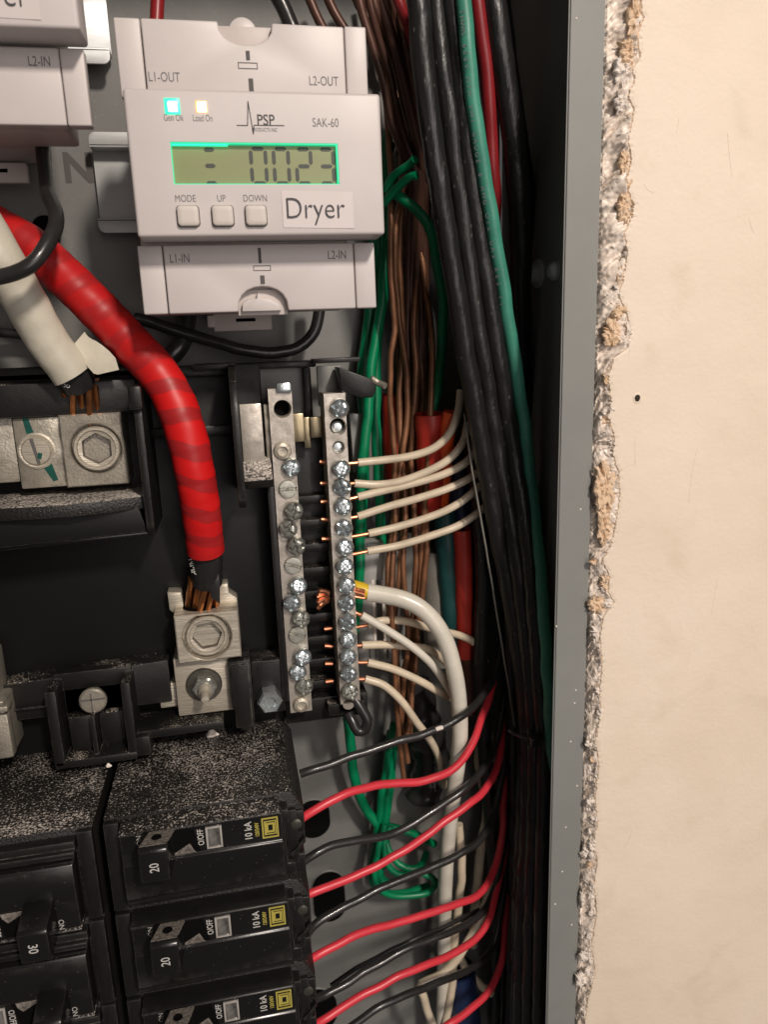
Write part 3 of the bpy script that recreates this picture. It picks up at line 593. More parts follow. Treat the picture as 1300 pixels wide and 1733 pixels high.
    # segments
    def seg(mb, x, z, L, vert, th=0.95):
        h = th / 2
        pl = [(-L / 2, 0), (-L / 2 + h, h), (L / 2 - h, h), (L / 2, 0), (L / 2 - h, -h), (-L / 2 + h, -h)]
        if vert: pl = [(b_, a) for a, b_ in pl]
        mb.prism([(x + a, z + b_) for a, b_ in pl], 1.5, 1.58)
    D_ = {'0': "abcdef", '2': "abged", '3': "abgcd"}
    for ch, cx in (('0', 11.2), ('0', 17.0), ('2', 22.8), ('3', 28.7)):
        mb = MB(); W_, H_ = 3.4, 4.1; cz = 45.3
        S = {'a': (cx, cz + H_, W_, 0), 'g': (cx, cz, W_, 0), 'd': (cx, cz - H_, W_, 0), 'b': (cx + W_ / 2 + .15, cz + H_ / 2, H_ - .3, 1), 'c': (cx + W_ / 2 + .15, cz - H_ / 2, H_ - .3, 1), 'e': (cx - W_ / 2 - .15, cz - H_ / 2, H_ - .3, 1), 'f': (cx - W_ / 2 - .15, cz + H_ / 2, H_ - .3, 1)}
        for s_ in D_[ch]: x, z, L, v = S[s_]; seg(mb, x, z, L - 0.25, v)
        link("digit", mb, "display_segment", dsp)
    for z in (49.1, 45.3, 41.2):
        mb = MB(); seg(mb, -1.0, z, 2.7, 0, 1.0); link("dash", mb, "display_segment", dsp)
    # indicator lamps
    for x, a, b_ in ((-9.0, "green_lamp", "green_lamp_core"), (-2.0, "amber_lamp", "amber_lamp_core")):
        rr = 1.95 if x < -5 else 1.5
        mb = MB(); mb.box(x - rr, x + rr, -0.12, 0.5, 58.5 - rr, 58.5 + rr, 0.5, 3); lo_ = link("indicator_lamp", mb, a, t)
        mb = MB(); mb.box(x - 1.0, x + 1.2, -0.35, 0.2, 57.3, 59.6, 0.4, 3); link("lamp_core", mb, b_, lo_)
    # buttons
    for x in (-7.5, 1.1, 9.5):
        rl = []
        for q, (sx_, sz_) in enumerate(((1, 1), (-1, 1), (-1, -1), (1, -1))):
            for k in range(6): a = math.pi / 2 * (q + k / 5); rl.append((sx_ * 1.75 + 0.9 * math.cos(a), sz_ * 1.55 + 0.9 * math.sin(a)))
        LP = lambda sc, y: [(x + a * sc, y, 33.0 + b_ * sc) for a, b_ in rl]
        mb = MB(); mb.loft([LP(1.0, 0.3), LP(1.0, -0.95), LP(0.97, -1.2), LP(0.90, -1.35), LP(0.5, -1.36)]); link("button", mb, "button_plastic", t, ang=50)
        mb = MB(); mb.loft([LP(1.09, -0.03), LP(1.0, -0.035)]); link("button_shadow", mb, "seam_dark", t)  # dark ring paints the faint shadow around the button
    for s_, x in (("MODE", -7.8), ("UP", 1.1), ("DOWN", 9.6)): text("button_lettering", s_, (x, -0.05, 37.3), 1.65, "print_grey", t, xs=0.78)
    # printed name sticker, curled slightly off the face
    mb = MB(); n = 12
    for i in range(n + 1):
        for j in range(7):
            u, v = i / n, j / 6
            mb.v.append(Vector((16.4 + 18.6 * u, -0.13 - 0.22 * max(0, u - 0.8) * (1 - v) * 5 * 0.4 - 0.1 * max(0, 0.12 - u) * 8 * (0.5 if 0.3 < v < 0.7 else 0.1), 30.1 + 9.1 * v - 0.4 * u)))
    for i in range(n):
        for j in range(6): a = i * 7 + j; mb.f.append((a, a + 7, a + 8, a + 1))
    stk = link("name_sticker", mb, "sticker_paper", t)
    text("sticker_lettering", "Dryer", (25.1, -0.42, 34.9), 5.2, "print_ink", stk, xs=0.87, bold=-0.012)
    for s_, c_ in (("L1-OUT", (-10.7, 9.93, 68.2)), ("L2-OUT", (30.3, 9.93, 68.2)), ("L1-IN", (-11.1, 9.93, 24.1)), ("L2-IN", (31.5, 9.93, 24.3))):
        text("terminal_lettering", s_, c_, 2.25, "print_grey", t, xs=0.72)
    text("lamp_lettering", "Gen Ok", (-8.9, -0.05, 56.0), 1.55, "print_grey", t, xs=0.66); text("lamp_lettering", "Load On", (-1.9, -0.05, 56.0), 1.55, "print_grey", t, xs=0.62)
    text("logo_lettering", "PSP", (13.7, -0.05, 55.8), 2.5, "print_ink", t, xs=0.86, bold=0.012)
    text("logo_lettering", "PRODUCTS INC", (13.2, -0.05, 53.5), 0.85, "print_ink", t, xs=0.74)
    text("model_lettering", "SAK-60", (28.8, -0.05, 55.4), 2.1, "print_grey", t, xs=0.74)
    mb = MB()
    path = [(6.3, 54.4), (9.0, 54.4), (9.5, 60.0), (10.3, 52.4), (10.6, 54.5), (18.2, 54.5)]
    for (a, b_), (c_, d_) in zip(path, path[1:]):
        dx, dz = c_ - a, d_ - b_; L = math.hypot(dx, dz); nx, nz = -dz / L * 0.13, dx / L * 0.13
        mb.add([(a + nx, -0.05, b_ + nz), (c_ + nx, -0.05, d_ + nz), (c_ - nx, -0.05, d_ - nz), (a - nx, -0.05, b_ - nz)], [(0, 1, 2, 3)])
    link("logo_pulse_line", mb, "print_ink", t)
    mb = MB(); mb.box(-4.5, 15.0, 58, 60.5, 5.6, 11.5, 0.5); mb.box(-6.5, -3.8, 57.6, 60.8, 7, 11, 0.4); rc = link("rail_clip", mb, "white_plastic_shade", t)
    mb = MB(); mb.box(3, 9.5, 57.8, 58.2, 8.6, 9.7, 0.1); link("clip_slot", mb, "hole_dark", rc)
    return t
def thing_part(n, t): return None
meter = build_meter("white meter reading 0023 with lit green lamp and Dryer sticker beside its buttons")
def copy_tree(o, parent=None):
    c = o.copy(); COL.objects.link(c)
    if parent: c.parent = parent
    for ch in [x for x in o.children]: copy_tree(ch, c)
    return c
m2 = copy_tree(meter); m2["label"] = "white meter cut off by the top left corner, black wire loop hanging below it"
m2.location = meter.location + Vector((-71.9, 0, 46.7)) * SC

# ================================================================== BREAKERS
def build_breaker(label, rating, cx, cz, rot180):
    t = thing("circuit_breaker", label, "circuit breaker", (0, 0, 0), "black circuit breakers")
    H = 15.45; Z0 = -H
    # body with stepped outline seen from the front
    mb = MB()
    mb.prism([(-28.4, -H), (-28.4, H), (27.0, H), (30.6, 9.5), (30.6, -3), (28.6, -5.5), (28.6, -H)], 2.2, 52, 0.35); link("body", mb, "breaker_top", t)
    for q in ((-28.4, -24.0, 0.2, 3, -H + 0.5, H - 0.8), (24.6, 28.2, 0.6, 3, -9, 10), (26.2, 30.4, 1.2, 8, 1.5, 9.0), (25.0, 30.0, 1.0, 6, -12.6, -6.0)): link("shoulder", MB().box(*q, 0.5), "breaker_plastic", t)
    # raised face: dusty rounded ridge, printed strip, blank panel below
    mb = MB(); mb.prism([(3.5, -9.2), (-4.6, -8.3), (-5.0, -7.6), (-5.0, 3.6), (-4.4, 4.1), (-4.4, 12.6), (-4.4, 12.9), (3.5, 12.9)], -23.2, 23.4, 0.25, axis='x'); f_ = link("raised_face", mb, "breaker_smooth", t, ang=30)
    mb = MB(); mb.prism([(3.5, 12.8), (-4.6, 12.8), (-5.2, 13.2), (-5.0, 13.6), (-4.2, 14.0), (1.5, 14.5), (3.5, 14.5)], -23.4, 23.0, 0.3, axis="x"); link("top_ridge", mb, "breaker_top", t)
    mb = MB(); mb.box(-23.6, 24.2, -1.2, 3, -13.2, -9.6, 0.5); mb.box(-23.6, 23.6, -3.0, 3, -10.9, -9.0, 0.4); link("lower_step", mb, "breaker_plastic", t)
    mb = MB(); mb.prism([(23.4, 12.5), (25.6, 12.5), (25.6, 8), (24.4, 8), (24.4, -6), (26.8, -6), (26.8, -10), (23.4, -10)], -2.6, 2.5, 0.3); link("end_rail", mb, "breaker_plastic", t)
    # handle
    mb = MB()
    mb.prism([(-3.8, 13.6), (-13.2, 14.6), (-14.4, 13.6), (-14.8, 4.4), (-13.6, 3.4), (-3.8, 1.0)], -16.9, -8.9, 0.5, axis='x'); hd = link("handle", mb, "breaker_smooth", t)
    mb = MB(); bm = bmesh.new()
    a = [(-16.6, -12.8, 14.78), (-9.4, -12.8, 14.78), (-7.6, -5.6, 14.1), (-14.6, -5.6, 14.1)]
    mb.add([Vector(p) for p in a] + [Vector(p) - Vector((0, 0, 0.8)) for p in a], [(0, 1, 2, 3), (7, 6, 5, 4), (0, 4, 5, 1), (1, 5, 6, 2), (2, 6, 7, 3), (3, 7, 4, 0)]); link("worn_handle_top", mb, "handle_worn", hd)
    mb = MB(); mb.lathe((-12.2, -9.2, 14.46), [(1.5, 0.0), (1.3, 0.25), (0.9, 0.15), (0.1, 0.1)], n=12, axis=(0, 0, 1)); link("handle_hole", mb, "hole_dark", hd)
    text("rating_lettering", rating, (-12.9, -14.95, 8.9), 2.5, "white_print", hd, rot=math.pi / 2, xs=0.85, bold=0.01)
    # recess beside the handle with a sloping ramp
    mb = MB(); mb.prism([(-8.6, 4.4), (-8.6, 12.4), (-2.5, 12.4), (-0.8, 4.4)], -4.47, -4.2, 0.0); link("handle_slot", mb, "hole_dark", t)
    mb = MB(); mb.add([(-8.4, -4.5, 4.3), (-2.0, -4.5, 4.3), (-2.6, -5.1, 5.4), (-3.8, -4.55, 7.6), (-8.4, -4.5, 5.0)], [(0, 1, 2), (0, 2, 4), (2, 3, 4)]); link("slot_ramp", mb, "handle_worn", t)
    text("switch_lettering", "ON", (-17.9, -4.46, 11.0), 1.5, "white_print", t, rot=math.pi / 2)
    text("switch_lettering", "O/OFF", (-0.6, -4.46, 9.0), 1.75, "white_print", t, rot=math.pi / 2, xs=0.75, bold=0.015)
    mb = MB(); mb.box(1.1, 5.6, -4.75, -4.2, 5.2, 11.9, 0.25); wn = link("trip_window", mb, "clear_window", t)
    mb = MB()
    for q in ((1.0, 1.6, 5.0, 12.1), (5.1, 5.7, 5.0, 12.1), (1.6, 5.1, 11.6, 12.1), (1.6, 5.1, 5.0, 5.5)): mb.box(q[0], q[1], -5.0, -4.3, q[2], q[3], 0.1)
    link("window_frame", mb, "clear_window_edge", wn)
    text("capacity_lettering", "10 kA", (13.3, -4.46, 8.8), 2.1, "white_print", t, rot=math.pi / 2, xs=0.85, bold=0.02)
    text("capacity_lettering", "120/240V", (15.9, -4.46, 8.7), 1.15, "yellow_print", t, rot=math.pi / 2, xs=0.75, bold=0.03)
    mb = MB()
    def fr(a, b_, c_, d_, th):
        for q in ((a, b_, c_, c_ + th), (a, b_, d_ - th, d_), (a, a + th, c_ + th, d_ - th), (b_ - th, b_, c_ + th, d_ - th)): mb.box(q[0], q[1], -4.6, -4.42, q[2], q[3], 0)
    fr(17.4, 22.3, 5.3, 12.1, 0.45); fr(18.7, 21.2, 7.1, 10.3, 0.6); mb.box(18.1, 18.7, -4.6, -4.42, 6.4, 11.0, 0); mb.box(21.35, 21.7, -4.6, -4.42, 6.4, 11.0, 0); mb.box(18.7, 21.3, -4.6, -4.42, 6.4, 6.7, 0); mb.box(18.7, 21.3, -4.6, -4.42, 10.7, 11.0, 0)
    link("square_emblem", mb, "yellow_print", t)
    # terminal screw clamp on the wire side
    mb = MB(); mb.prism([(25.6, -5.6), (28.2, -4.0), (30.2, -0.6), (30.2, 0.4), (27.6, -2.9), (25.6, -4.4)], -0.4, 8, 0.2); link("terminal_clamp", mb, "breaker_smooth", t)
    mb = MB(); mb.lathe((28.0, 1.1, 4.8), [(1.7, 0), (1.7, 0.5), (1.1, 0.7)], n=12); link("terminal_screw", mb, "dark_washer", t)
    t.location = Vector((cx, 0, cz)) * SC
    if rot180: t.rotation_euler = (0, math.pi, 0)
    return t
RX, LX = -19.3, -79.3
b0 = build_breaker("topmost black breaker marked 20, under the lower cable lug, dusty on top", "20", RX, -149.6, False)
def clean_ridge(c):
    for ch in c.children:
        if ch.name.startswith("top_ridge"): ch.data = ch.data.copy(); ch.data.materials[0] = MATS["breaker_plastic"]
for k, lb in ((1, "second black breaker marked 20, directly below the topmost one"), (2, "third black breaker of the right column, cut by the bottom edge")):
    c = copy_tree(b0); c["label"] = lb; c.location = Vector((RX, 0, -149.6 - 31.1 * k)) * SC; clean_ridge(c)
c = copy_tree(b0); c["label"] = "lowest sliver of breaker in the right column"; c.location = Vector((RX, 0, -149.6 - 93.3)) * SC
b1 = build_breaker("upper black breaker marked 30 at the left edge, turned upside down, dusty on top", "30", LX, -151.0, True)
for k, lb in ((1, "lower black breaker marked 30 at the bottom left corner"), (2, "bottom breaker of the left column below the two marked 30")):
    c = copy_tree(b1); c["label"] = lb; c.location = Vector((LX, 0, -151.0 - 30.6 * k)) * SC

# ================================================================== black plastic carriers
base = thing("bus_base", "black moulded plastic base behind the lugs and above the breakers", "plastic base", (-30, 60, -130))
mb = MB(); mb.box(-110, 9.5, 50, 56, -136, -5, 0.8); link("base_plate", mb, "smooth_black_plate", base)
mb = MB(); mb.box(-110, -26, 50, 62, -8, -3.5, 0.8); link("top_rib", mb, "black_plastic", base)
# carrier holding the upper lug: shelf with dust, front apron, right cheek
mb = MB(); mb.box(-110, -29, 36, 52, -18, -8, 0.6); link("carrier_back", mb, "black_plastic", base)
mb = MB(); mb.prism([(-110, 51), (-29, 51), (-29, 27), (-37, 24.5), (-50, 21.5), (-60, 22.5), (-70, 24), (-80, 30), (-110, 32)], -46.8, -42.8, 0.4, axis='z'); link("dusty_shelf", mb, "shelf_grit", base)
mb = MB(); mb.prism([(-110, -44.2), (-70, -44.5), (-50, -45.5), (-31, -46), (-29, -54.0), (-110, -56.5)], 26, 32, 0.5); link("apron", mb, "smooth_black_plate", base)
mb = MB(); mb.prism([(-110, -56.6), (-29, -54.4), (-29, -55.6), (-110, -57.9)], 28.6, 36, 0.3); link("apron_lip", mb, "breaker_smooth", base)
mb = MB(); mb.prism([(50, -8), (26, -10), (24, -13), (23.5, -52), (25, -55), (50, -55)], -29.0, -26.6, 0.5, axis='x'); link("right_cheek", mb, "black_plastic", base)
mb = MB(); mb.box(-29.8, -26.0, 21.5, 26, -16.5, -9.5, 0.9); link("cheek_post", mb, "black_plastic", base)
mb = MB(); mb.box(-26.6, -1, 44, 46.5, -27.5, -24.5, 0.4); mb.box(-26.6, -1, 47, 50, -8.5, -6, 0.4); link("cross_rib", mb, "black_plastic", base)
# curved fin left of the neutral bars
mb = MB(); mb.prism([(50, -4.6), (36, -5.2), (30, -7.4), (25.5, -12.0), (22.5, -18.6), (22, -45.5), (24, -48.5), (30, -47), (50, -47)], -1.0, 1.4, 0.5, axis='x'); link("curved_fin", mb, "black_plastic", base)
mb = MB(); mb.prism([(-12, -4.6), (1.4, -4.6), (1.4, -6.4), (-12, -6.4)], 40, 55, 0.4); link("fin_root", mb, "black_plastic", base)
mb = MB(); mb.prism([(30, -41.2), (36, -37), (44, -34.8), (50, -34.4), (50, -44), (32, -44)], 1.4, 10.4, 0.3, axis='x'); link("small_dusty_shelf", mb, "shelf_grit", base)
mb = MB(); mb.box(8.6, 10.8, 38, 50, -122, -44, 0.4); link("rail_wall", mb, "black_plastic", base)
# lower band with the square pocket and its screw
mb = MB(); mb.prism([(-110, -106.3), (-29, -102.6), (-29, -118), (-110, -118)], 41, 51, 0.5); link("lower_band", mb, "black_plastic", base)
pk = MB()
pk.box(-66.6, -63.2, 30, 45, -131, -104.5, 0.6); pk.box(-43.4, -40.4, 30, 45, -129.5, -104.5, 0.6); pk.box(-66.4, -40.6, 30, 45, -131.8, -129.0, 0.6); pk.box(-66, -41, 40, 46, -109, -102.8, 0.6)
pk.box(-54.4, -52.9, 32, 46, -129.5, -115.5, 0.3); pk.box(-63.4, -43, 41, 46, -130, -104, 0.3); link("pocket", pk, "black_plastic", base)
mb = MB(); mb.box(-62, -54.6, 36, 42, -129.2, -117, 0.8); mb.box(-52.8, -44.5, 38, 42, -129.2, -117.5, 0.8); link("pocket_block", mb, "black_plastic", base)
mb = MB(); mb.lathe((-53.6, 37.5, -112.0), [(2.8, -5), (2.8, 0), (4.3, 0), (4.5, 0.5), (4.4, 1.4), (3.8, 2.0), (0.5, 2.2)], n=32); sc_ = link("pocket_screw", mb, "dull_aluminium", base)
mb = MB(); mb.box(-54.05, -53.7, 35.2, 35.6, -115.8, -109.0, 0.0); mb.box(-57.6, -49.6, 35.2, 35.5, -111.4, -110.9, 0.0); link("screw_slot", mb, "seam_dark", sc_)
mb = MB(); mb.box(-41, -12, 33, 47, -126.5, -123.5, 0.5); mb.box(-41, -36, 30, 47, -131, -124, 0.8); mb.box(-39, -31, 42, 48, -118, -108, 0.5); link("lug_shelf", mb, "black_plastic", base)
mb = MB(); mb.prism([(-9.0, -103), (-1.5, -103), (-1.5, -127), (-3, -128.5), (-6.2, -128.5), (-6.8, -124), (-9.0, -119)], 34, 46, 0.5); mb.box(-8, -2.5, 33, 34.4, -127, -104, 0.4); link("lug_bracket", mb, "black_plastic", base)
mb = MB(); mb.box(-1.5, 9.5, 39, 51, -126, -106, 0.8); link("screw_boss", mb, "black_plastic", base)
mb = MB(); mb.box(-85, -44, 46.5, 47.2, -112.8, -112.1, 0.1); mb.box(-84, -69, 39, 40, -113.6, -112.9, 0.1); link("ledge", mb, "breaker_smooth", base)
# hex screw by the bracket
s = thing("hex_screw", "short hexagonal zinc screw head beside the foot of the left neutral bar", "screw", (5.2, 44, -121))
mb = MB(); mb.loft([hexloop(4.0, -119.6, 42, 4.4), hexloop(4.0, -119.6, 34.6, 4.4), hexloop(4.0, -119.6, 33.8, 3.7), circ(4.0, -119.6, 33.8, 2.2), circ(4.0, -119.6, 35.0, 1.7)]); link("screw_head", mb, "bright_screw", s, ang=28)
# metal block at the left edge
t = thing("edge_terminal", "pale metal terminal block cut by the left edge, above the breakers", "terminal block", (-86, 44, -135))
mb = MB(); mb.box(-95, -79.0, 31, 46, -126, -106, 0.8); mb.box(-95, -77.2, 28, 34, -108.5, -106.6, 0.4); mb.box(-93, -78.0, 29.5, 34, -125, -110, 0.7); link("block", mb, "dull_aluminium", t)
mb = MB(); mb.box(-95, -81.5, 36, 46, -106, -92, 0.7); link("strap", mb, "dull_aluminium", t)

# ================================================================== neutral carrier frame behind the bars (upper)
fr_ = thing("bar_carrier", "black plastic frame and hook behind the tops of the two neutral bars", "plastic frame", (25, 70, -20))
mb = MB()
for q in ((4.5, 29, -7.4, -5.0), (4.5, 6.6, -24, -7.4), (24.4, 27.0, -36, -7.4)): mb.box(q[0], q[1], 56, 62, q[2], q[3], 0.6)
mb.box(27.5, 44, 52, 60, -6.2, -4.6, 0.4); link("frame", mb, "black_plastic", fr_)
mb = MB(); mb.box(6.6, 24.4, 60.5, 62, -24, -7.4, 0); link("inner_plate", mb, "back_steel", fr_)
mb = MB(); mb.box(28.4, 36.6, 49, 51.5, -20.5, -7.0, 0.4); link("grey_square", mb, "painted_steel", fr_)
mb = MB(); p_ = pts([(568, 620, 44), (625, 640, 42), (634, 655, 42), (628, 672, 42), (608, 672, 42), (574, 660, 44)])
mb.prism([(p.x, p.z) for p in p_], 38, 48, 0.6); link("hook_wing", mb, "black_plastic", fr_)
mb = MB(); mb.tube(pts([(628, 640, 40), (640, 648, 40), (652, 653, 38)]), 1.1, n=8); link("hook_tip", mb, "dull_aluminium", fr_)
mb = MB(); p_ = pts([(590, 700, 62), (612, 700, 62), (606, 790, 62), (598, 800, 62)]); mb.prism([(p.x, p.z) for p in p_], 60, 64, 0.3); link("grey_tab", mb, "painted_steel", fr_)
mb = MB()
for i in range(9): z = -52 - 8.6 * i; mb.box(17.5, 31, 46, 52, z - 1.6, z + 1.6, 0.8)
mb.box(17.5, 31, 52, 56, -132, -28, 0.5); mb.box(9.5, 40, 46, 56, -135, -126, 0.8); link("bar_support", mb, "black_plastic", fr_)

# ================================================================== neutral bars
def bar(x0, x1, y0, y1, z0, z1, holes):
    mb = MB(); hs = sorted(holes, key=lambda h: -h[1]); zc = z1
    n = 32
    for cx, cz, r, dp in hs:
        a, b_ = cz - r - 0.6, cz + r + 0.6
        if b_ < zc: mb.add([(x0, y0, b_), (x1, y0, b_), (x1, y0, zc), (x0, y0, zc)], [(0, 1, 2, 3)])
        mb.loft([sqloop(x0, x1, a, b_, y0, cx, cz, n), circ(cx, cz, y0, r + 0.25, n), circ(cx, cz, y0 + 0.35, r, n), circ(cx, cz, y0 + dp, r * 0.96, n), circ(cx, cz, y0 + dp + 0.4, r * 0.5, n)]); zc = a
    mb.add([(x0, y0, z0), (x1, y0, z0), (x1, y0, zc), (x0, y0, zc)], [(0, 1, 2, 3)])
    mb.add([(x0, y0, z0), (x1, y0, z0), (x1, y0, z1), (x0, y0, z1), (x0, y1, z0), (x1, y1, z0), (x1, y1, z1), (x0, y1, z1)], [(0, 4, 5, 1), (1, 5, 6, 2), (2, 6, 7, 3), (3, 7, 4, 0), (4, 7, 6, 5)])
    return mb
SCREW = {}
def screw_mesh(kind):
    """head at the origin, facing -y"""
    mb = MB()
    if kind == 'cross':
        R = 3.05; n = 32
        prof = [(R * 0.92, 2.2), (R, 0.5), (R, -0.5), (R * 0.9, -1.2), (R * 0.72, -1.6), (R * 0.52, -1.7), (R * 0.34, -1.72), (R * 0.16, -1.72), (0.02, -1.72)]
        loops = []
        for r, y in prof:
            lp = []
            for i in range(n):
                t = 2 * math.pi * i / n; yy = y
                a = abs(((t + math.pi / 4) % (math.pi / 2)) - math.pi / 4)
                if r < R * 0.8 and (r * math.sin(a) < 0.36): yy += 1.15
                if r > R * .7 and r < R and (r * abs(math.sin(t)) < 0.5): yy += 0.6
                lp.append((r * math.cos(t), yy, r * math.sin(t)))
            loops.append(lp)
        mb.loft(loops)
    elif kind == 'slot':
        R = 3.0; n = 48; loops = []
        for r, y in [(R, 1.0), (R, -0.9), (R * .94, -1.15), (R * .8, -1.18), (R * .6, -1.2), (R * .4, -1.2), (R * .2, -1.2), (0.05, -1.2)]:
            loops.append([(r * math.cos(2 * math.pi * i / n), y + (0.9 if y < 0 and abs(r * math.sin(2 * math.pi * i / n)) < 0.36 else 0), r * math.sin(2 * math.pi * i / n)) for i in range(n)])
        mb.loft(loops)
    elif kind == 'round':
        R = 3.0; mb.lathe((0, 0, 0), [(R, -1), (R, 0.4), (R * .86, 1.3), (R * .55, 1.7), (R * .5, 1.0), (0.1, 0.8)], n=28)
    elif kind == 'deep':
        R = 2.0; mb.lathe((0, 0, 0), [(R, -2), (R, -0.4), (R * .7, 0.1), (R * .3, 0.2), (0.02, 0.2)], n=20)
    return mb
def screws(lst, parent, y0):
    for k, (px, py, kind) in enumerate(lst):
        y = y0 - (1.2 if kind == 'cross' else 0.1 if kind == 'round' else 0)
        c = at(px, py, y); mt = {'cross': "bright_screw", 'slot': "dull_screw", 'round': "aluminium", 'deep': "bright_screw"}[kind]
        if kind == 'deep': c.y = y0 + 2.6
        if kind not in SCREW:
            mb = screw_mesh(kind); o = link("terminal_screw_head", mb, mt, parent, ang=32)
            o.location = (c - ORG[parent.name]) * SC; o.data.transform(Matrix.Translation(ORG[parent.name] * SC)); SCREW[kind] = o
            if kind != 'slot': o.rotation_euler = (0, random.uniform(-1, 1), 0)
        else:
            o = put("terminal_screw_head", SCREW[kind], c, parent, roty=random.uniform(-1.5, 1.5) if kind != 'slot' else (0.35 if k % 2 else -0.05))
            if kind == 'cross':
                o.rotation_euler[0] = random.uniform(-0.35, 0.15); o.rotation_euler[2] = random.uniform(-0.3, 0.3); o.location.y += random.uniform(-0.9, 0.5) * SC
                o.material_slots[0].link = 'OBJECT'; o.material_slots[0].material = MATS[random.choice(("bright_screw", "bright_screw", "worn_screw"))]
def barthing(label, x0, x1, z0, z1, holes, lst):
    t = thing("neutral_bar", label, "terminal bar", ((x0 + x1) / 2, 51, z0), "metal neutral bars")
    hh = [(at(px, py, 38).x, at(px, py, 38).z, r, d) for px, py, r, d in holes]
    link("bar", bar(x0, x1, 38, 50, z0, z1, hh), "tinned_bar", t)
    for hx, hz, r_, d_ in hh: link("hole_shade", MB().lathe((hx, 38.5 + d_ * 0.6, hz), [(r_ * 0.99, 0.0), (r_ * 0.6, -0.3), (0.1, -0.4)], n=20), "hole_dark", t)  # near-black disc stands in for the shade deep in the metal hole
    screws(lst, t, 38); return t
lb = barthing("left metal neutral bar with staggered double row of screws and no wires", 11.0, 18.6, -126.4, -13.2, [(478, 692, 2.7, 7)],
    [(487, 730, 'deep'), (478, 763, 'round'), (493, 791, 'cross'), (487, 827, 'slot'), (497, 864, 'cross'), (487, 895, 'cross'), (501, 924, 'cross'), (496, 956, 'slot'), (504, 990, 'cross'), (494, 1019, 'cross'),
     (509, 1046, 'cross'), (503, 1073, 'slot'), (512, 1110, 'cross'), (504, 1137, 'cross'), (515, 1162, 'cross'), (510, 1191, 'round')])
mb = MB(); c = at(479, 657, 38); mb.box(c.x - 2.3, c.x + 2.6, 36.6, 38.4, c.z - 1.6, c.z + 1.8, 0.7); link("end_stake", mb, "bright_screw", lb)
rb = barthing("right metal neutral bar with a single row of screws clamping white wires", 28.9, 36.0, -125.6, -15.6, [(572, 722, 2.6, 8), (573, 757, 1.9, 8), (590, 1192, 1.8, 8)],
    [(575, 691, 'cross'), (573, 724, 'deep'), (574, 758, 'deep'), (577, 793, 'cross'), (579, 825, 'cross'), (581, 857, 'cross'), (582, 893, 'cross'), (584, 926, 'cross'), (583, 957, 'cross'), (586, 990, 'cross'), (587, 1021, 'cross'), (588, 1051, 'cross'),
     (589, 1081, 'cross'), (589, 1110, 'cross'), (590, 1139, 'cross'), (592, 1171, 'cross')])
# copper ends that come out on the left side of the right bar, metal strap pieces
t = thing("bonding_strap", "brassy bent metal strap between the tops of the two neutral bars", "metal strap", (23, 50, -34))
mb = MB(); mb.box(18.7, 22.5, 44, 45.5, -31.5, -22.0, 0.3); mb.box(22.5, 24.6, 45.5, 47, -34.0, -23.5, 0.3); mb.box(24.6, 28.7, 44.2, 45.6, -30.5, -23.5, 0.3); link("strap", mb, "brass_strap", t)
t = thing("jumper_plate", "pale flat metal plate between the curved black fin and the left neutral bar", "metal plate", (6, 46, -37))
mb = MB(); mb.box(1.6, 8.6, 38.5, 40.5, -37.5, -17.6, 0.3); link("plate", mb, "tinned_bar", t)
mb = MB(); mb.box(9.4, 11.0, 40.6, 46, -37.0, -18.2, 0.2); link("return_edge", mb, "dull_aluminium", t)
# black clip and loop below the right bar
t = thing("wire_clip", "black looped clip hanging under the foot of the right neutral bar", "clip", (35, 45, -140))
mb = MB(); mb.tube(pts([(598, 1180, 40), (612, 1200, 38), (622, 1218, 37), (618, 1234, 37), (606, 1238, 37), (597, 1222, 38), (590, 1208, 40)]), 1.9, n=12); link("loop", mb, "black_insulation", t)
mb = MB(); mb.box(24.5, 38, 40, 46, -131, -126.3, 0.6); link("clip_foot", mb, "black_plastic", t)

# ================================================================== LUGS
def lug_block(mb, x0, x1, y0, y1, z0, z1, cx, cz, r):
    n = 48
    mb.loft([sqloop(x0, x1, z0, z1, y1, cx, cz), sqloop(x0, x1, z0, z1, y0 + 0.4, cx, cz), sqloop(x0 + .4, x1 - .4, z0 + .4, z1 - .4, y0, cx, cz), circ(cx, cz, y0, r + 0.4), circ(cx, cz, y0 + 0.4, r), circ(cx, cz, y0 + 3.5, r), circ(cx, cz, y0 + 3.5, r * .3)], cap0=True)
def socket_screw(t, cx, cz, y, r, rh, m="aluminium", ph=0.2):
    mb = MB()
    mb.loft([circ(cx, cz, y + 9.4, r), circ(cx, cz, y + 0.5, r), circ(cx, cz, y, r * 0.95), circ(cx, cz, y, r * 0.84), circ(cx, cz, y + 0.6, r * 0.80), hexloop(cx, cz, y + 0.8, rh, ph=ph), hexloop(cx, cz, y + 8.2, rh * 0.93, ph=ph), hexloop(cx, cz, y + 8.6, rh * 0.4, ph=ph)])
    s_ = link("socket_screw", mb, m, t, ang=28)
    mb = MB(); mb.loft([hexloop(cx, cz, y + 0.75, rh * 0.985, ph=ph), hexloop(cx, cz, y + 8.0, rh * 0.90, ph=ph)], cap1=False); link("socket_wall", mb, "socket_shade", s_, ang=28, recalc=False)
    mb = MB(); random.seed(int(cx * 10)); loops = []
    for rr, h in ((0.95, 0), (0.8, 0.5), (0.5, 1.1), (0.2, 1.0)):
        loops.append([(cx + rh * .9 * rr * math.cos(a), y + 8.2 - h * (1 + .7 * math.sin(3 * a)), cz - rh * .12 + rh * .8 * rr * math.sin(a)) for a in [2 * math.pi * i / 16 for i in range(16)]])
    mb.loft(loops); link("socket_floor", mb, "dull_aluminium", s_)
t1 = thing("cable_lug", "aluminium lug at left clamping the white taped cable, green paint stripe on its screw", "cable lug", (-45, 46, -40), "aluminium cable lugs")
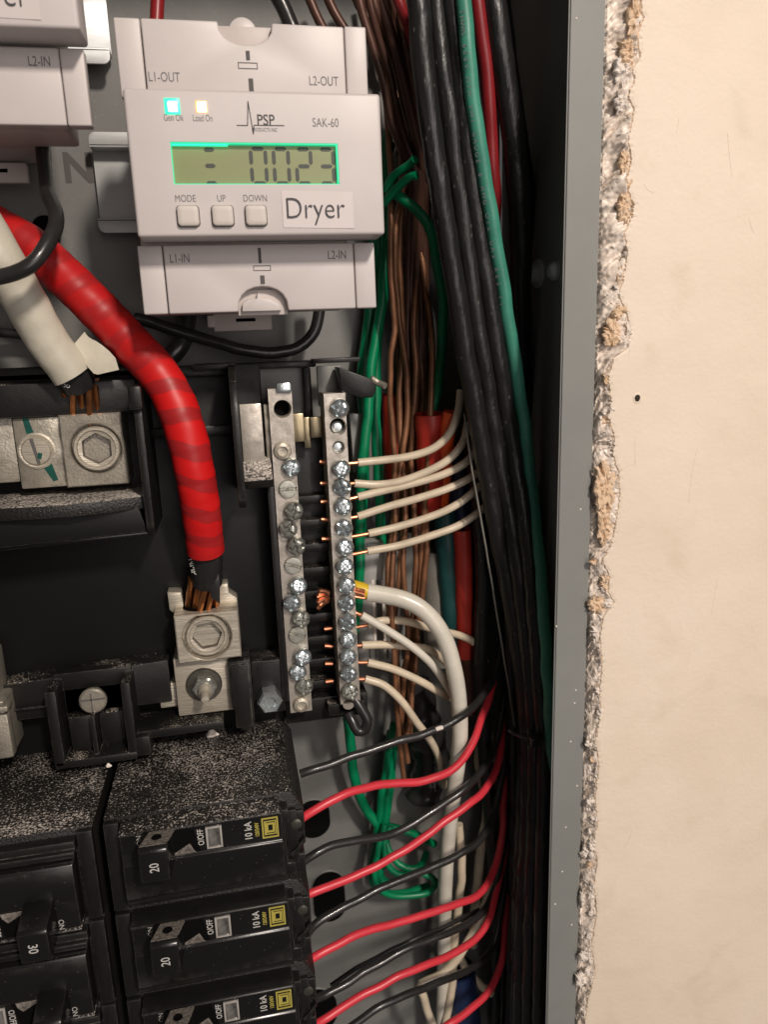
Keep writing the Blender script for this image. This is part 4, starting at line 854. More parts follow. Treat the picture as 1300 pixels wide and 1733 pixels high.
mb = MB(); lug_block(mb, -52.4, -34.4, 35, 50, -40.0, -17.8, -42.6, -28.6, 7.6); link("clamp_block", mb, "dull_aluminium", t1, ang=30)
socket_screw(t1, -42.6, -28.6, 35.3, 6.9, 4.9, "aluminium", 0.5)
mb = MB(); mb.box(-66.3, -52.6, 38, 49, -40.0, -18.2, 0.5); link("tongue", mb, "dull_aluminium", t1)
mb = MB(); mb.box(-90, -66.8, 40, 49, -38.0, -17.4, 0.6); link("bus_strap", mb, "dull_aluminium", t1)
mb = MB(); mb.lathe((-60.4, 38.0, -28.4), [(5.6, -1), (5.6, 0.4), (5.0, 0.7), (4.5, 0.6), (4.3, 0.9), (4.0, 1.4), (0.2, 1.6)], n=40); ss = link("slotted_screw", mb, "aluminium", t1, ang=25)
mb = MB(); mb.box(-61.0, -60.1, 36.2, 36.6, -32.2, -24.4, 0, rot=Matrix.Rotation(math.radians(-10), 3, 'Y'), piv=(-60.4, 36, -28.4)); link("slot", mb, "seam_dark", ss)
def flat(name, plist, y, m, parent, th=0.15):
    q = [at(a, b_, y) for a, b_ in plist]; mb = MB(); mb.prism([(p.x, p.z) for p in q], y, y + th); return link(name, mb, m, parent)
flat("paint_stripe", [(36, 706), (46, 706), (58, 737), (52, 745), (46, 740)], 37.9, "green_paint", t1)
flat("paint_stripe", [(72, 790), (86, 782), (98, 812), (90, 815)], 37.9, "green_paint", t1)
flat("paint_stripe", [(62, 775), (64, 766), (71, 768), (69, 777)], 36.1, "green_paint", t1)
mb = MB(); lp = [[( -43.6 + 6.6 * math.cos(a), 42.6 + 5.2 * math.sin(a), z) for a in [2 * math.pi * i / 28 for i in range(28)]] for z in (-17.6, -17.68)]; mb.loft(lp); link("cable_hole", mb, "hole_dark", t1)

t2 = thing("cable_lug", "aluminium lug with hex nut and stud clamping the red taped cable", "cable lug", (-16, 48, -122), "aluminium cable lugs")
mb = MB(); lug_block(mb, -24.9, -4.2, 34, 50, -101.5, -85.0, -14.9, -93.2, 8.0); link("clamp_block", mb, "aluminium", t2, ang=30)
mb = MB(); mb.prism([(-27.2, -79.5), (-27.0, -86), (-24.9, -88), (-4.4, -87.4), (-4.2, -84), (-6.8, -81.8), (-7.0, -78.4), (-10.2, -78.6), (-10.4, -85.0), (-22.2, -85.2), (-22.6, -80.0)], 44, 50, 0.4); link("back_ears", mb, "aluminium", t2)
mb = MB(); mb.prism([(-22.6, 34.4), (-22.6, 50), (-10.0, 50), (-10.0, 34.4)], -85.1, -84.9, 0.0, axis='z'); 
lp = [[(-16.4 + 6.1 * math.cos(a), 42.6 + 5.6 * math.sin(a), z) for a in [2 * math.pi * i / 28 for i in range(28)]] for z in (-84.9, -84.82)]; mb = MB(); mb.loft(lp); link("cable_hole", mb, "hole_dark", t2)
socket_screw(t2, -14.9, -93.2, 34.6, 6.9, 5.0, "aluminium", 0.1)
mb = MB(); mb.box(-27.0, -7.6, 38, 50, -122.4, -101.3, 0.5); link("tongue", mb, "aluminium", t2)
mb = MB(); mb.box(-33.2, -27.2, 42, 50, -120.5, -111.5, 0.5); link("side_tab", mb, "aluminium", t2)
mb = MB(); mb.lathe((-17.6, 38.0, -111.6), [(6.1, -0.5), (6.1, 0.5), (5.7, 1.1), (4.6, 1.2), (0.2, 1.2)], n=36); link("washer", mb, "dark_washer", t2, ang=25)
mb = MB(); mb.loft([hexloop(-17.4, -111.8, 37, 4.1), hexloop(-17.4, -111.8, 34.8, 4.1), circ(-17.4, -111.8, 34.4, 3.3), circ(-17.4, -111.8, 34.4, 2.4)]); link("hex_nut", mb, "worn_screw", t2, ang=25)
mb = MB(); mb.lathe((-17.2, 34.6, -111.9), [(2.2, 0), (2.3, 0.8)] + [(2.0 + 0.25 * (i % 2), 0.8 + 0.35 * i) for i in range(8)] + [(1.9, 3.9), (1.5, 4.4), (1.5, 7.0), (1.2, 7.5), (0.1, 7.6)], n=24, axis=(0.03, -1, -0.05)); link("stud", mb, "aluminium", t2, ang=40)

# ================================================================== CABLES
def wire(name, label, cat, pl, r, m, group=None, n=14, rf=None, na=0.0, step=2.0):
    P_ = pts(pl); j_ = min(0.42, r * 0.3) if r < 2.4 else 0.25; so = pl[0][0] * 0.13 + pl[0][1] * 0.071
    mb = MB().tube(P_, r, n=n, rf=rf, noise_amp=na, step=step)
    ring = len(mb.v) // n
    for i in range(ring):
        c_ = mb.v[i * n]; d_ = Vector((noise.noise(Vector((c_.z * 0.11 + c_.x * 0.07, so, 0))), noise.noise(Vector((c_.z * 0.1, so, 5))), noise.noise(Vector((c_.x * 0.12, so, 9))))) * j_ * 1.6
        for k_ in range(n): mb.v[i * n + k_] = mb.v[i * n + k_] + d_
    return tag(link(name, mb, m, None, ang=60), label, cat, group)
def strands(parent, a, b, r, n, m, rs=0.8, fan=1.0):
    a, b = Vector(a), Vector(b); T = (b - a).normalized(); u = T.orthogonal().normalized(); v = T.cross(u)
    for i in range(n):
        t = 2 * math.pi * i / n + random.uniform(-.15, .15); q = r * (1 if i % 3 else 0.6)
        d = u * math.cos(t) * q + v * math.sin(t) * q; d2 = u * math.cos(t + .5) * q * fan + v * math.sin(t + .5) * q * fan
        link("copper_strand", MB().tube([a + d, (a + b) / 2 + (d + d2) / 2 * 1.03, b + d2], rs, n=8), m, parent)
# red taped feeder
rc = thing("taped_cable", "thick cable wrapped in glossy red tape curving down into the lower lug", "cable", at(345, 990, 40), "thick taped feeder cables")
RP = [(-45, 368, 42), (0, 390, 42), (55, 422, 40), (112, 472, 38), (172, 530, 36), (224, 585, 33), (268, 632, 30), (298, 685, 28), (318, 745, 27), (331, 810, 28), (341, 870, 31), (348, 932, 35)]
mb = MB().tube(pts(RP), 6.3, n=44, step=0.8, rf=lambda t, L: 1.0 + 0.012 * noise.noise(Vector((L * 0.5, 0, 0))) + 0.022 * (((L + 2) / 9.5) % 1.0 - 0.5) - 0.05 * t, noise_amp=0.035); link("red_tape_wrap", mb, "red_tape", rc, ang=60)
mb = MB().tube(pts([(346, 910, 34), (350, 945, 36.5), (350, 985, 40)]), 5.1, n=28); inn = link("black_insulation_end", mb, "black_insulation", rc)
mb = MB(); 
def quad(mb, l, y): mb.add([at(a, b_, y) for a, b_ in l], [tuple(range(len(l)))])
text("insulation_lettering", "NMP", at(327, 958, 35.2), 1.9, "white_print", rc, rot=math.radians(-84), yoff=-1.0)
strands(rc, at(345, 978, 40), at(342, 1035, 43), 4.3, 13, "copper_strand", rs=1.0, fan=1.15)
mb = MB(); p_ = pts([(352, 960, 34.5), (368, 958, 34.5), (372, 985, 35), (372, 1020, 36), (358, 1010, 36), (350, 985, 35)]); mb.prism([(p.x, p.z) for p in p_], 34.6, 35.4, 0.2); link("insulation_tongue", mb, "black_insulation", rc)
# white taped feeder
wc = thing("taped_cable", "thick cable wrapped in off-white tape with a loose tape flag, ending in the left lug", "cable", at(140, 690, 40), "thick taped feeder cables")
WP = [(-50, 350, 22), (-22, 400, 23), (8, 450, 24), (42, 510, 26), (75, 568, 29), (122, 634, 32)]
mb = MB().tube(pts(WP), 5.9, n=36, step=1.2, noise_amp=0.05, cap=True); link("white_tape_wrap", mb, "white_tape", wc, ang=60)
mb = MB(); g = [[(120, 588), (142, 562), (150, 570)], [(140, 606), (162, 578), (172, 585)], [(147, 620), (168, 600), (183, 594)], [(158, 632), (176, 618), (194, 606)], [(165, 634), (182, 630), (200, 626)]]
for i, row in enumerate(g):
    for j, (a, b_) in enumerate(row): mb.v.append(at(a, b_, 31 - i * 1.0 + (1.5 if (i + j) % 2 else 0)))
for i in range(4):
    for j in range(2): a = i * 3 + j; mb.f.append((a, a + 1, a + 4, a + 3))
bm_ = mb; mb.add([v + Vector((0.1, 0.35, 0.05)) for v in mb.v[:15]], [(i * 3 + j, i * 3 + j + 1, i * 3 + j + 4, i * 3 + j + 3) for i in range(4) for j in range(2)])
link("tape_flag", mb, "white_tape", wc, ang=25)
mb = MB().tube(pts([(116, 622, 32), (124, 636, 33.5), (131, 650, 35.5)]), 5.2, n=26); link("black_insulation_end", mb, "black_insulation", wc)
text("insulation_lettering", "ap", at(114, 650, 29), 1.7, "white_print", wc, rot=math.radians(-60), yoff=0.0)
strands(wc, at(134, 648, 36), at(148, 700, 42), 4.9, 14, "copper_strand", rs=1.0, fan=1.15)
# black leads of the meters
wire("black_lead", "black wire loop hanging below the upper left meter in front of the taped cables", "wire", [(72, 225, 42), (74, 275, 38), (80, 320, 30), (92, 362, 20), (88, 400, 12), (62, 440, 8), (25, 462, 8), (-30, 475, 10)], 2.0, "black_insulation", "black meter leads", n=18)
wire("black_lead", "black wire sagging under the lit meter and rising at its right", "wire", [(225, 540, 58), (270, 550, 58), (330, 568, 58), (400, 590, 57), (455, 598, 57), (505, 588, 57), (530, 562, 57), (540, 520, 57), (542, 480, 57)], 2.0, "black_insulation", "black meter leads", n=16)
wire("black_lead", "short black wire curling behind the red taped cable under the meter", "wire", [(318, 520, 64), (312, 560, 62), (300, 590, 60), (275, 612, 60), (230, 640, 60)], 3.2, "black_insulation", "black meter leads", n=16)
wire("black_lead", "thin black wire crossing behind the white taped cable", "wire", [(-20, 560, 66), (40, 568, 66), (100, 585, 66), (180, 640, 66)], 1.6, "black_insulation", "black meter leads", n=12)
wire("red_lead", "short red wire rising from the top edge behind the lit meter", "wire", [(266, -40, 45), (264, 10, 45), (262, 60, 45)], 2.0, "dark_red_insulation")
wire("black_lead", "black lead above the lit meter, leaning right from the top edge", "wire", [(455, -30, 50), (478, 10, 50), (500, 60, 50)], 2.4, "black_insulation", "black meter leads")
for i, (a, b_) in enumerate(((508, 552), (540, 590), (590, 655), (602, 668))):
    wire("brown_ground_wire", ["leftmost", "second", "third", "rightmost"][i] + " brown wire slanting behind the lit meter's top right shoulder", "wire", [(a, -40, 60), (a + 25, 20, 60), (b_ + 15, 80, 60)], 1.5, "copper_dark", "brown wires slanting above the meter")

# bare copper ground wires (aged brown), a loose hanging bundle
GX = [[(618, -30), (640, 80), (655, 200), (662, 330), (662, 450), (665, 520), (668, 560), (660, 620), (662, 700), (668, 780), (668, 900), (662, 1020), (668, 1120), (672, 1210), (684, 1330)],
      [(640, -30), (660, 90), (678, 210), (680, 330), (676, 430), (680, 520), (682, 600), (676, 660), (678, 740), (686, 860), (682, 960), (690, 1080), (680, 1200), (690, 1290)],
      [(655, -30), (672, 90), (692, 200), (700, 320), (702, 430), (694, 500), (690, 560), (696, 640), (694, 700), (698, 820), (704, 930), (700, 1050), (694, 1160), (694, 1240)],
      [(622, -30), (650, 90), (668, 220), (690, 330), (688, 420), (698, 500), (712, 540), (712, 600), (706, 690), (706, 780), (700, 880), (706, 990), (688, 1100), (684, 1220)],
      [(668, -30), (684, 80), (700, 190), (714, 300), (710, 400), (716, 460), (728, 540), (732, 620), (728, 700), (722, 820), (712, 960), (706, 1080), (700, 1160), (690, 1250)],
      [(632, -30), (662, 110), (686, 230), (700, 290), (706, 380), (706, 470), (700, 540), (704, 620), (700, 700), (690, 840), (676, 960), (668, 1060), (676, 1180), (672, 1260)],
      [(680, -30), (690, 60), (706, 170), (718, 260), (716, 340), (700, 430), (690, 480), (672, 560), (676, 640), (682, 720), (674, 830), (680, 920), (672, 1000)],
      [(648, -30), (664, 70), (684, 180), (694, 260), (672, 370), (668, 430), (676, 540), (690, 640), (688, 720), (676, 800), (664, 900), (656, 980), (662, 1070)],
      [(660, -30), (680, 100), (696, 230), (708, 310), (694, 390), (690, 470), (702, 560), (716, 640), (714, 720), (712, 800), (722, 900), (716, 1000), (700, 1100)]]
GL = ["leftmost", "second", "third", "fourth", "fifth", "sixth", "seventh", "eighth", "ninth"]
GL = ["at its left edge, straight and long", "second from its left edge", "running down its middle", "kinked to the right below the meter", "at its right edge, lowest bend outward", "crossing from left to right at mid height", "swerving left behind the red jackets", "near its left, weaving behind the others", "crossing to the right near its foot"]
for i, l in enumerate(GX):
    d = 48 + (i * 5) % 16
    wire("bare_ground_wire", "bare browned copper wire of the hanging bundle, " + GL[i], "wire", [(a, b_, d + 3 * math.sin(b_ * 0.01 + i)) for a, b_ in l], 1.0 + 0.08 * (i % 3), "copper_aged", "bare copper wires in the hanging bundle", n=10, na=0.0, step=3)
for i, (a, b_, c_, d_) in enumerate(((610, 640, 668, 700), (627, 655, 682, 712), (636, 668, 694, 706), (646, 676, 700, 722), (655, 680, 704, 716), (664, 686, 708, 726), (674, 694, 712, 730))):
    wire("brown_ground_wire", ["first", "second", "third", "fourth", "fifth", "sixth", "seventh"][i] + " dark brown wire from the left in the tangle right of the lit meter", "wire", [(a - 8, -40, 36), (a, 10, 36), (b_, 110, 38 + i % 3 * 3), (c_, 220, 42 + i % 3 * 4), (d_ - 6, 300, 48), (d_ - 8, 400, 54), (d_ - 10, 560, 58), (d_ - 12, 760, 62), (d_ - 20, 900, 64)], 1.35, "copper_dark", "dark brown wires right of the meter", n=10, step=3)
# green wires
GREEN = [("bright green wire running straight down right of the lit meter", [(668, 190, 60), (655, 240, 60), (650, 320, 60), (652, 420, 60), (648, 500, 59), (634, 590, 57), (622, 690, 56), (614, 780, 56), (610, 900, 57), (608, 1010, 58), (598, 1070, 60)], 1.9),
         ("green wire beside the bright one, passing behind the upper white wires", [(660, 240, 64), (640, 330, 64), (642, 460, 64), (640, 560, 64), (636, 650, 63), (638, 760, 63), (644, 860, 64), (646, 960, 66)], 1.9),
         ("green wire at the left of the green bundle, hidden behind the meter above", [(636, 380, 66), (628, 480, 66), (622, 560, 66), (614, 640, 66), (618, 740, 66), (612, 860, 66), (612, 980, 66)], 2.1),
         ("green wire branching right near the meter and bending down behind the black cables", [(655, 318, 44), (675, 332, 42), (705, 355, 40), (728, 392, 40), (740, 440, 42), (750, 510, 46), (748, 590, 52), (742, 650, 56), (732, 710, 58)], 1.7),
         ("short green wire end poking out right of the meter, upper of two", [(652, 325, 42), (665, 300, 40), (690, 280, 36), (702, 268, 33)], 1.3),
         ("short green wire end poking out right of the meter, lower of two", [(650, 345, 42), (672, 318, 38), (692, 302, 35), (706, 298, 33)], 1.3),
         ("green wire coming from under the right neutral bar and bending right at the bottom", [(588, 1215, 58), (594, 1270, 60), (600, 1320, 62), (618, 1365, 64), (640, 1395, 64)], 2.0),
         ("green wire of the lower coil, left strand", [(668, 1225, 62), (655, 1290, 63), (644, 1360, 63), (636, 1430, 63), (630, 1480, 62), (642, 1505, 62), (680, 1512, 62), (725, 1500, 66)], 1.6),
         ("green wire of the lower coil, middle strand", [(662, 1240, 66), (658, 1310, 66), (652, 1390, 66), (648, 1440, 66), (642, 1480, 65), (660, 1498, 64)], 2.0),
         ("green wire of the lower coil, right strand curling away", [(672, 1230, 68), (662, 1330, 68), (654, 1400, 68), (658, 1435, 64), (675, 1462, 61), (698, 1470, 59), (716, 1462, 61), (722, 1444, 66)], 1.4),
         ("green wire looping round the foot of the lower green coil", [(652, 1395, 60), (638, 1445, 58), (634, 1486, 57), (652, 1512, 57), (692, 1517, 57), (728, 1508, 57), (736, 1490, 57), (712, 1476, 58), (680, 1480, 59), (656, 1464, 60), (650, 1430, 62), (660, 1398, 64)], 1.3),
         ("dark green wire tip curling right of the coil behind the black wire", [(655, 1400, 66), (680, 1406, 64), (705, 1412, 64), (735, 1430, 66)], 1.6)]
for lb_, l, r in GREEN: wire("green_wire", lb_, "wire", l, r, "green_insulation", "green insulated ground wires", n=12)

# thick black cables at the right, teal cable and red cable among them
BK = [("leftmost thick black cable of the bundle, dusty near the top", [(706, -40, 14), (712, 60, 14), (725, 180, 15), (744, 320, 17), (764, 440, 20), (784, 570, 23), (808, 710, 27), (833, 850, 31), (862, 1000, 33), (884, 1140, 33), (893, 1260, 32), (893, 1400, 32), (884, 1560, 33), (878, 1780, 34)], 3.15),
      ("second thick black cable of the bundle from the left", [(733, -40, 18), (745, 80, 18), (762, 220, 19), (780, 350, 21), (798, 480, 23), (818, 610, 26), (842, 760, 30), (868, 900, 30), (890, 1060, 29), (902, 1200, 27), (906, 1340, 27), (900, 1520, 28), (895, 1780, 29)], 3.15),
      ("third thick black cable of the bundle, just left of the teal cable", [(760, -40, 16), (772, 80, 17), (790, 240, 18), (806, 360, 20), (826, 490, 22), (846, 620, 25), (868, 760, 29), (888, 880, 27), (903, 1010, 25), (914, 1150, 22), (922, 1300, 22), (918, 1500, 22), (912, 1780, 23)], 3.0),
      ("black cable behind the teal one, close to its left side", [(775, -40, 26), (790, 100, 26), (806, 240, 27), (826, 380, 28), (848, 520, 30), (868, 650, 33), (888, 800, 34), (897, 960, 36), (892, 1200, 38), (880, 1500, 40), (872, 1780, 42)], 3.2),
      ("black cable right of the red one, near the box side", [(832, -40, 22), (846, 70, 23), (862, 180, 25), (874, 280, 29), (880, 380, 34), (882, 480, 39), (884, 600, 44), (888, 740, 50)], 3.6),
      ("rear black cable next to the box side, nearly lost in shade", [(842, -40, 36), (858, 100, 38), (878, 240, 42), (892, 330, 46), (896, 450, 50), (894, 620, 54), (890, 800, 58)], 3.2)]
for lb_, l, r in BK: wire("black_cable", lb_, "cable", l, r, "cable_jacket_black", "thick black cables right of the meter", n=22, na=0.06, step=2.0)
te = wire("teal_cable", "teal green insulated cable with faded print running down among the black ones", "cable", [(782, -40, 12), (789, 40, 12), (800, 150, 13), (815, 270, 15), (832, 370, 17), (850, 480, 20), (868, 590, 23), (884, 700, 27), (896, 800, 28), (908, 900, 25), (918, 1000, 22), (926, 1110, 19), (930, 1200, 18), (934, 1330, 22)], 2.15, "teal_insulation", n=20)
# faded print along the teal cable, letter by letter
LT = "THWN 600V MTW VW1 GAUGE 6 AWG OIL GAS RES II "
ORGT = te
for i, ch in enumerate(LT):
    if ch == ' ': continue
    py = 20 + i * 11.5; px = interp([(786, 0), (789, 40), (800, 150), (815, 270), (832, 370), (850, 480), (868, 590)], py) - 5.5
    dd = 12 + max(0, (py - 150)) * 0.02
    text("cable_lettering", ch, at(px, py, dd - 1.95), 1.35, "print_ink", te, rot=math.radians(-83), yoff=0.0)
wire("red_cable", "glossy red cable dropping behind the teal cable near the top", "cable", [(803, -40, 22), (812, 30, 22), (822, 110, 24), (830, 200, 27), (834, 300, 31), (840, 400, 38), (850, 520, 46)], 2.1, "dark_red_insulation", n=20)
wire("red_cable", "bit of bright red cable at the top edge between black and teal", "cable", [(760, -30, 30), (768, 10, 29), (776, 40, 30), (782, 90, 33)], 2.2, "red_wire_insulation", n=16)
wire("red_cable", "sliver of red wire at the top edge left of the black cables", "wire", [(664, -30, 30), (678, 8, 30), (690, 40, 32), (702, 80, 36)], 1.6, "dark_red_insulation", n=12)
tie = thing("cable_tie", "black cable tie with its head and tail around the bundle beside the box lip", "cable tie", at(900, 1250, 25))
link("strap", MB().tube(pts([(862, 1236, 30), (872, 1242, 27), (895, 1249, 23), (915, 1254, 20), (932, 1250, 20)]), 0.7, n=8), "black_insulation", tie)
q = at(905, 1252, 20); link("head", MB().box(q.x - 2.2, q.x + 2.2, 17.5, 21, q.z - 1.6, q.z + 1.8, 0.5), "black_insulation", tie)
link("tail", MB().box(q.x - 0.8, q.x + 0.5, 18, 18.8, q.z - 7.5, q.z - 1.2, 0.2), "black_insulation", tie)
# flat edge of black sheath along the bundle
wire("black_sheath_edge", "thin pale edge of a black sheath running along the bundle's left side", "cable sheath", [(786, 700, 30), (800, 800, 31), (818, 900, 33), (838, 1020, 36), (856, 1130, 40), (872, 1230, 44)], 0.35, "grey_jacket", n=6)
wire("black_cable", "thin black cable hanging straight below the white wires' ends", "cable", [(800, 740, 46), (812, 860, 48), (818, 960, 50), (816, 1060, 52), (814, 1160, 54), (824, 1300, 56), (836, 1450, 58), (838, 1600, 60), (835, 1760, 62)], 3.0, "cable_jacket_black", "thick black cables right of the meter", n=18)
wire("black_cable", "black cable continuing down the box side to the bottom edge", "cable", [(862, 1040, 52), (868, 1200, 54), (870, 1350, 57), (866, 1500, 60), (860, 1760, 62)], 3.0, "cable_jacket_black", "thick black cables right of the meter", n=18)

# cable jackets behind the white wires
def jacket(label, pl, r, m, cat="cable jacket", open_top=True):
    mb = MB(); P = pts(pl)
    mb.tube(P, r, n=26, cap=False, rf=lambda t, L: 1 + 0.03 * math.sin(L * 0.5)); mb.tube([P[0] + Vector((0, 0, 0.05))] + P[1:], r * 0.86, n=26, cap=False)
    return tag(link("cable_jacket", mb, m, None, ang=60, recalc=False), label, cat, "coloured cable jackets")
jacket("open end of a red-orange cable jacket behind the uppermost white wire, left one", [(728, 700, 52), (729, 740, 53), (729, 800, 56), (724, 860, 63)], 5.3, "maroon_jacket")
jacket("open end of a bright orange cable jacket behind the uppermost white wires, right one", [(764, 697, 46), (758, 735, 48), (752, 790, 54), (748, 850, 62)], 2.8, "orange_jacket")
jacket("dark red cable jacket edge showing between the green and copper wires", [(668, 668, 66), (668, 740, 67), (672, 830, 68)], 4.6, "maroon_jacket")
jacket("long orange cable jacket hanging below the white wires, right of the blue one", [(783, 895, 56), (785, 960, 57), (786, 1030, 58), (788, 1110, 60)], 3.5, "maroon_jacket")
jacket("dark teal cable jacket hanging below the white wires", [(752, 860, 60), (758, 950, 61), (764, 1040, 62), (768, 1130, 64)], 4.2, "dark_teal_jacket")
jacket("dark navy cable jacket behind the ends of the upper white wires", [(776, 770, 62), (780, 860, 63), (800, 960, 64), (806, 1080, 65), (806, 1160, 66)], 4.8, "blue_jacket")
jacket("navy blue cable jacket at the bottom edge beside the cream wires", [(775, 1640, 58), (785, 1690, 58), (788, 1780, 58)], 7.0, "blue_jacket")
# printed grey cable sheaths
gs = thing("printed_sheath", "grey cable sheath with printed label lines behind the thick white cable's clamp", "cable sheath", at(640, 1110, 62))
mb = MB().tube(pts([(652, 930, 62), (650, 1000, 62), (652, 1060, 62), (650, 1112, 62)]), 5.2, n=24); link("sheath", mb, "grey_jacket", gs)
mb = MB().tube(pts([(628, 915, 60), (626, 1000, 60), (624, 1060, 60), (622, 1114, 60)]), 4.6, n=24); link("white_wrap", mb, "paper_label", gs)
for i in range(6):
    mb = MB(); q = at(626 + i * 11, 1106, 55.6); mb.box(q.x - 0.3, q.x + 0.3 + (i % 2) * 0.3, 55.2, 55.5, q.z - 2.2, q.z + 2.4, 0); link("label_bar", mb, "print_grey", gs)
for i in range(3):
    mb = MB(); q = at(634 + i * 8, 1050, 55.4); mb.box(q.x - 0.5, q.x + 0.4, 55.2, 55.5, q.z - 9, q.z + 16, 0); link("label_line", mb, "seam_dark" if i % 2 else "white_paper", gs)
gs2 = thing("printed_sheath", "darker printed grey sheath right of the copper wires, behind the thick white cable", "cable sheath", at(735, 1110, 66))
mb = MB().tube(pts([(742, 930, 68), (742, 1020, 68), (748, 1120, 68)]), 6.5, n=24); link("sheath", mb, "grey_jacket", gs2)
wire("maroon_wrap", "glossy dark maroon tape mass behind the thick white cable's bend", "tape", [(790, 1085, 64), (795, 1130, 64), (800, 1200, 64)], 6.0, "dark_red_insulation", n=20, na=0.2).data.materials[0] = MATS["copper_dark"]
wire("tape_mass", "dark wrapped splice hanging behind the lowest white wire", "splice", [(700, 1160, 68), (715, 1220, 68), (730, 1290, 68), (712, 1350, 68)], 7.5, "black_insulation", n=20, na=0.3)

# ------------------------------------------------------------------ white wires on the right bar
def branch(label, cop, ins, r, m="cream_insulation", group=None, cat="wire"):
    t = thing("white_wire", label, cat, at(*ins[0]), group)
    mb = MB().tube(pts(cop + [ins[0], ins[1] if len(ins) > 1 else ins[0]][:1]), r * 0.5, n=10); link("copper_end", mb, "copper_bright", t)
    mb = MB().tube(pts(ins), r, n=18, step=1.5, noise_amp=0.03); link("insulation", mb, m, t, ang=60)
    return t
G6 = "white wires on the upper half of the right neutral bar"
UP = [("uppermost white wire on the right neutral bar, curving up steeply", [(585, 785, 43.5)], [(606, 783, 44), (645, 779, 44), (695, 772, 43), (735, 758, 42), (762, 732, 41), (776, 695, 41), (780, 660, 42)]),
      ("second white wire from the top on the right neutral bar", [(585, 819, 43.5)], [(600, 818, 44), (640, 820, 44), (680, 814, 43), (725, 797, 42), (760, 777, 41), (784, 748, 41), (792, 715, 42)]),
      ("third white wire from the top, with a nick near its bare end", [(585, 846, 43.5)], [(606, 841, 44), (650, 830, 44), (700, 818, 43), (750, 803, 42), (785, 785, 41), (805, 765, 42)]),
      ("fourth white wire from the top on the right neutral bar", [(585, 878, 43.5)], [(606, 874, 44), (655, 858, 44), (705, 844, 43), (755, 828, 42), (790, 812, 42), (815, 795, 43)]),
      ("fifth white wire from the top, longer bare copper than the fourth", [(586, 910, 43.5)], [(624, 903, 44), (675, 891, 44), (735, 872, 43), (770, 856, 42), (794, 839, 42), (815, 820, 43)]),
      ("sixth white wire from the top, the last above the thick white cable", [(587, 940, 43.5)], [(622, 933, 44), (675, 923, 44), (735, 905, 43), (775, 890, 43), (802, 873, 43), (825, 855, 44)])]
for l, c_, i_ in UP: branch(l, c_, i_, 1.38, group=G6)
G5 = "white wires on the lower half of the right neutral bar"
LO = [("white wire slanting down in front of others just below the thick white cable", [(588, 1026, 43.5), (598, 1035, 43)], [(612, 1041, 42), (650, 1063, 41), (690, 1089, 40), (722, 1115, 40), (745, 1142, 42), (765, 1175, 46)], "white_insulation"),
      ("white wire passing behind the slanting one and on to the right of the thick cable", [(588, 1064, 43.5)], [(622, 1058, 45), (650, 1050, 46), (690, 1052, 48), (730, 1064, 50), (780, 1076, 52), (808, 1092, 55), (822, 1120, 58)], "cream_insulation"),
      ("nearly level white wire ending behind the thick white cable", [(589, 1093, 43.5)], [(612, 1092, 44), (650, 1091, 45), (695, 1094, 46), (725, 1099, 47), (750, 1116, 50), (770, 1140, 54)], "cream_insulation"),
      ("second white wire from the foot of the right neutral bar", [(590, 1121, 43.5)], [(622, 1121, 44), (665, 1132, 44), (710, 1152, 44), (745, 1172, 46), (770, 1185, 50)], "cream_insulation"),
      ("lowest white wire of the right neutral bar, bending down past the black wire", [(590, 1150, 43.5)], [(618, 1149, 44), (650, 1160, 43), (680, 1187, 42), (705, 1222, 43), (728, 1252, 46), (744, 1285, 50), (752, 1330, 54)], "cream_insulation")]
for l, c_, i_, m in LO: branch(l, c_, i_, 1.45, m, group=G5)
tw = thing("white_cable", "thick white cable with torn yellow end arching right and down from the neutral bar", "cable", at(750, 1733, 45))
mb = MB().tube(pts([(622, 1003, 41), (650, 1007, 40), (690, 1017, 38), (725, 1040, 36), (752, 1080, 35), (768, 1130, 35), (777, 1190, 36), (778, 1260, 38), (769, 1335, 41), (759, 1420, 45), (754, 1500, 49), (752, 1600, 53), (748, 1780, 57)]), 3.1, n=30, step=1.5, rf=lambda t, L: 1 - 0.12 * t, noise_amp=0.035); link("insulation", mb, "white_insulation", tw, ang=60)
mb = MB(); loops = []
A0 = at(624, 1003, 41); A1 = at(601, 998, 42)
for k, (t_, rr) in enumerate(((0, 3.0), (0.25, 3.05), (0.6, 2.9), (1.0, 2.5))):
    c = A0.lerp(A1, t_)
    loops.append([c + Vector((0 if k < 3 else 1.6 * noise.noise(Vector((i * 0.9, 0, 0))), math.sin(2 * math.pi * i / 22) * rr, math.cos(2 * math.pi * i / 22) * rr)) + Vector((0, 0, 0.9 * t_)) for i in range(22)])
mb.loft(loops, cap1=False); link("yellow_inner_sleeve", mb, "yellow_plastic", tw, recalc=False)
strands(tw, at(618, 1003, 39.5), at(590, 1000, 41), 1.9, 9, "copper_bright", rs=0.62, fan=0.9)
tips = thing("copper_stub", "frayed bright copper strands poking out left of the right neutral bar", "copper strands", at(545, 1030, 42))
for i in range(7):
    a = at(556, 1004 + i * 2, 41 + i % 3); b_ = at(540 - (i * 7) % 5, 1000 + i * 5, 40 + i % 4); link("copper_strand", MB().tube([a, (a + b_) / 2 + Vector((0, 0, .4)), b_], 0.85, n=8), "copper_bright", tips)
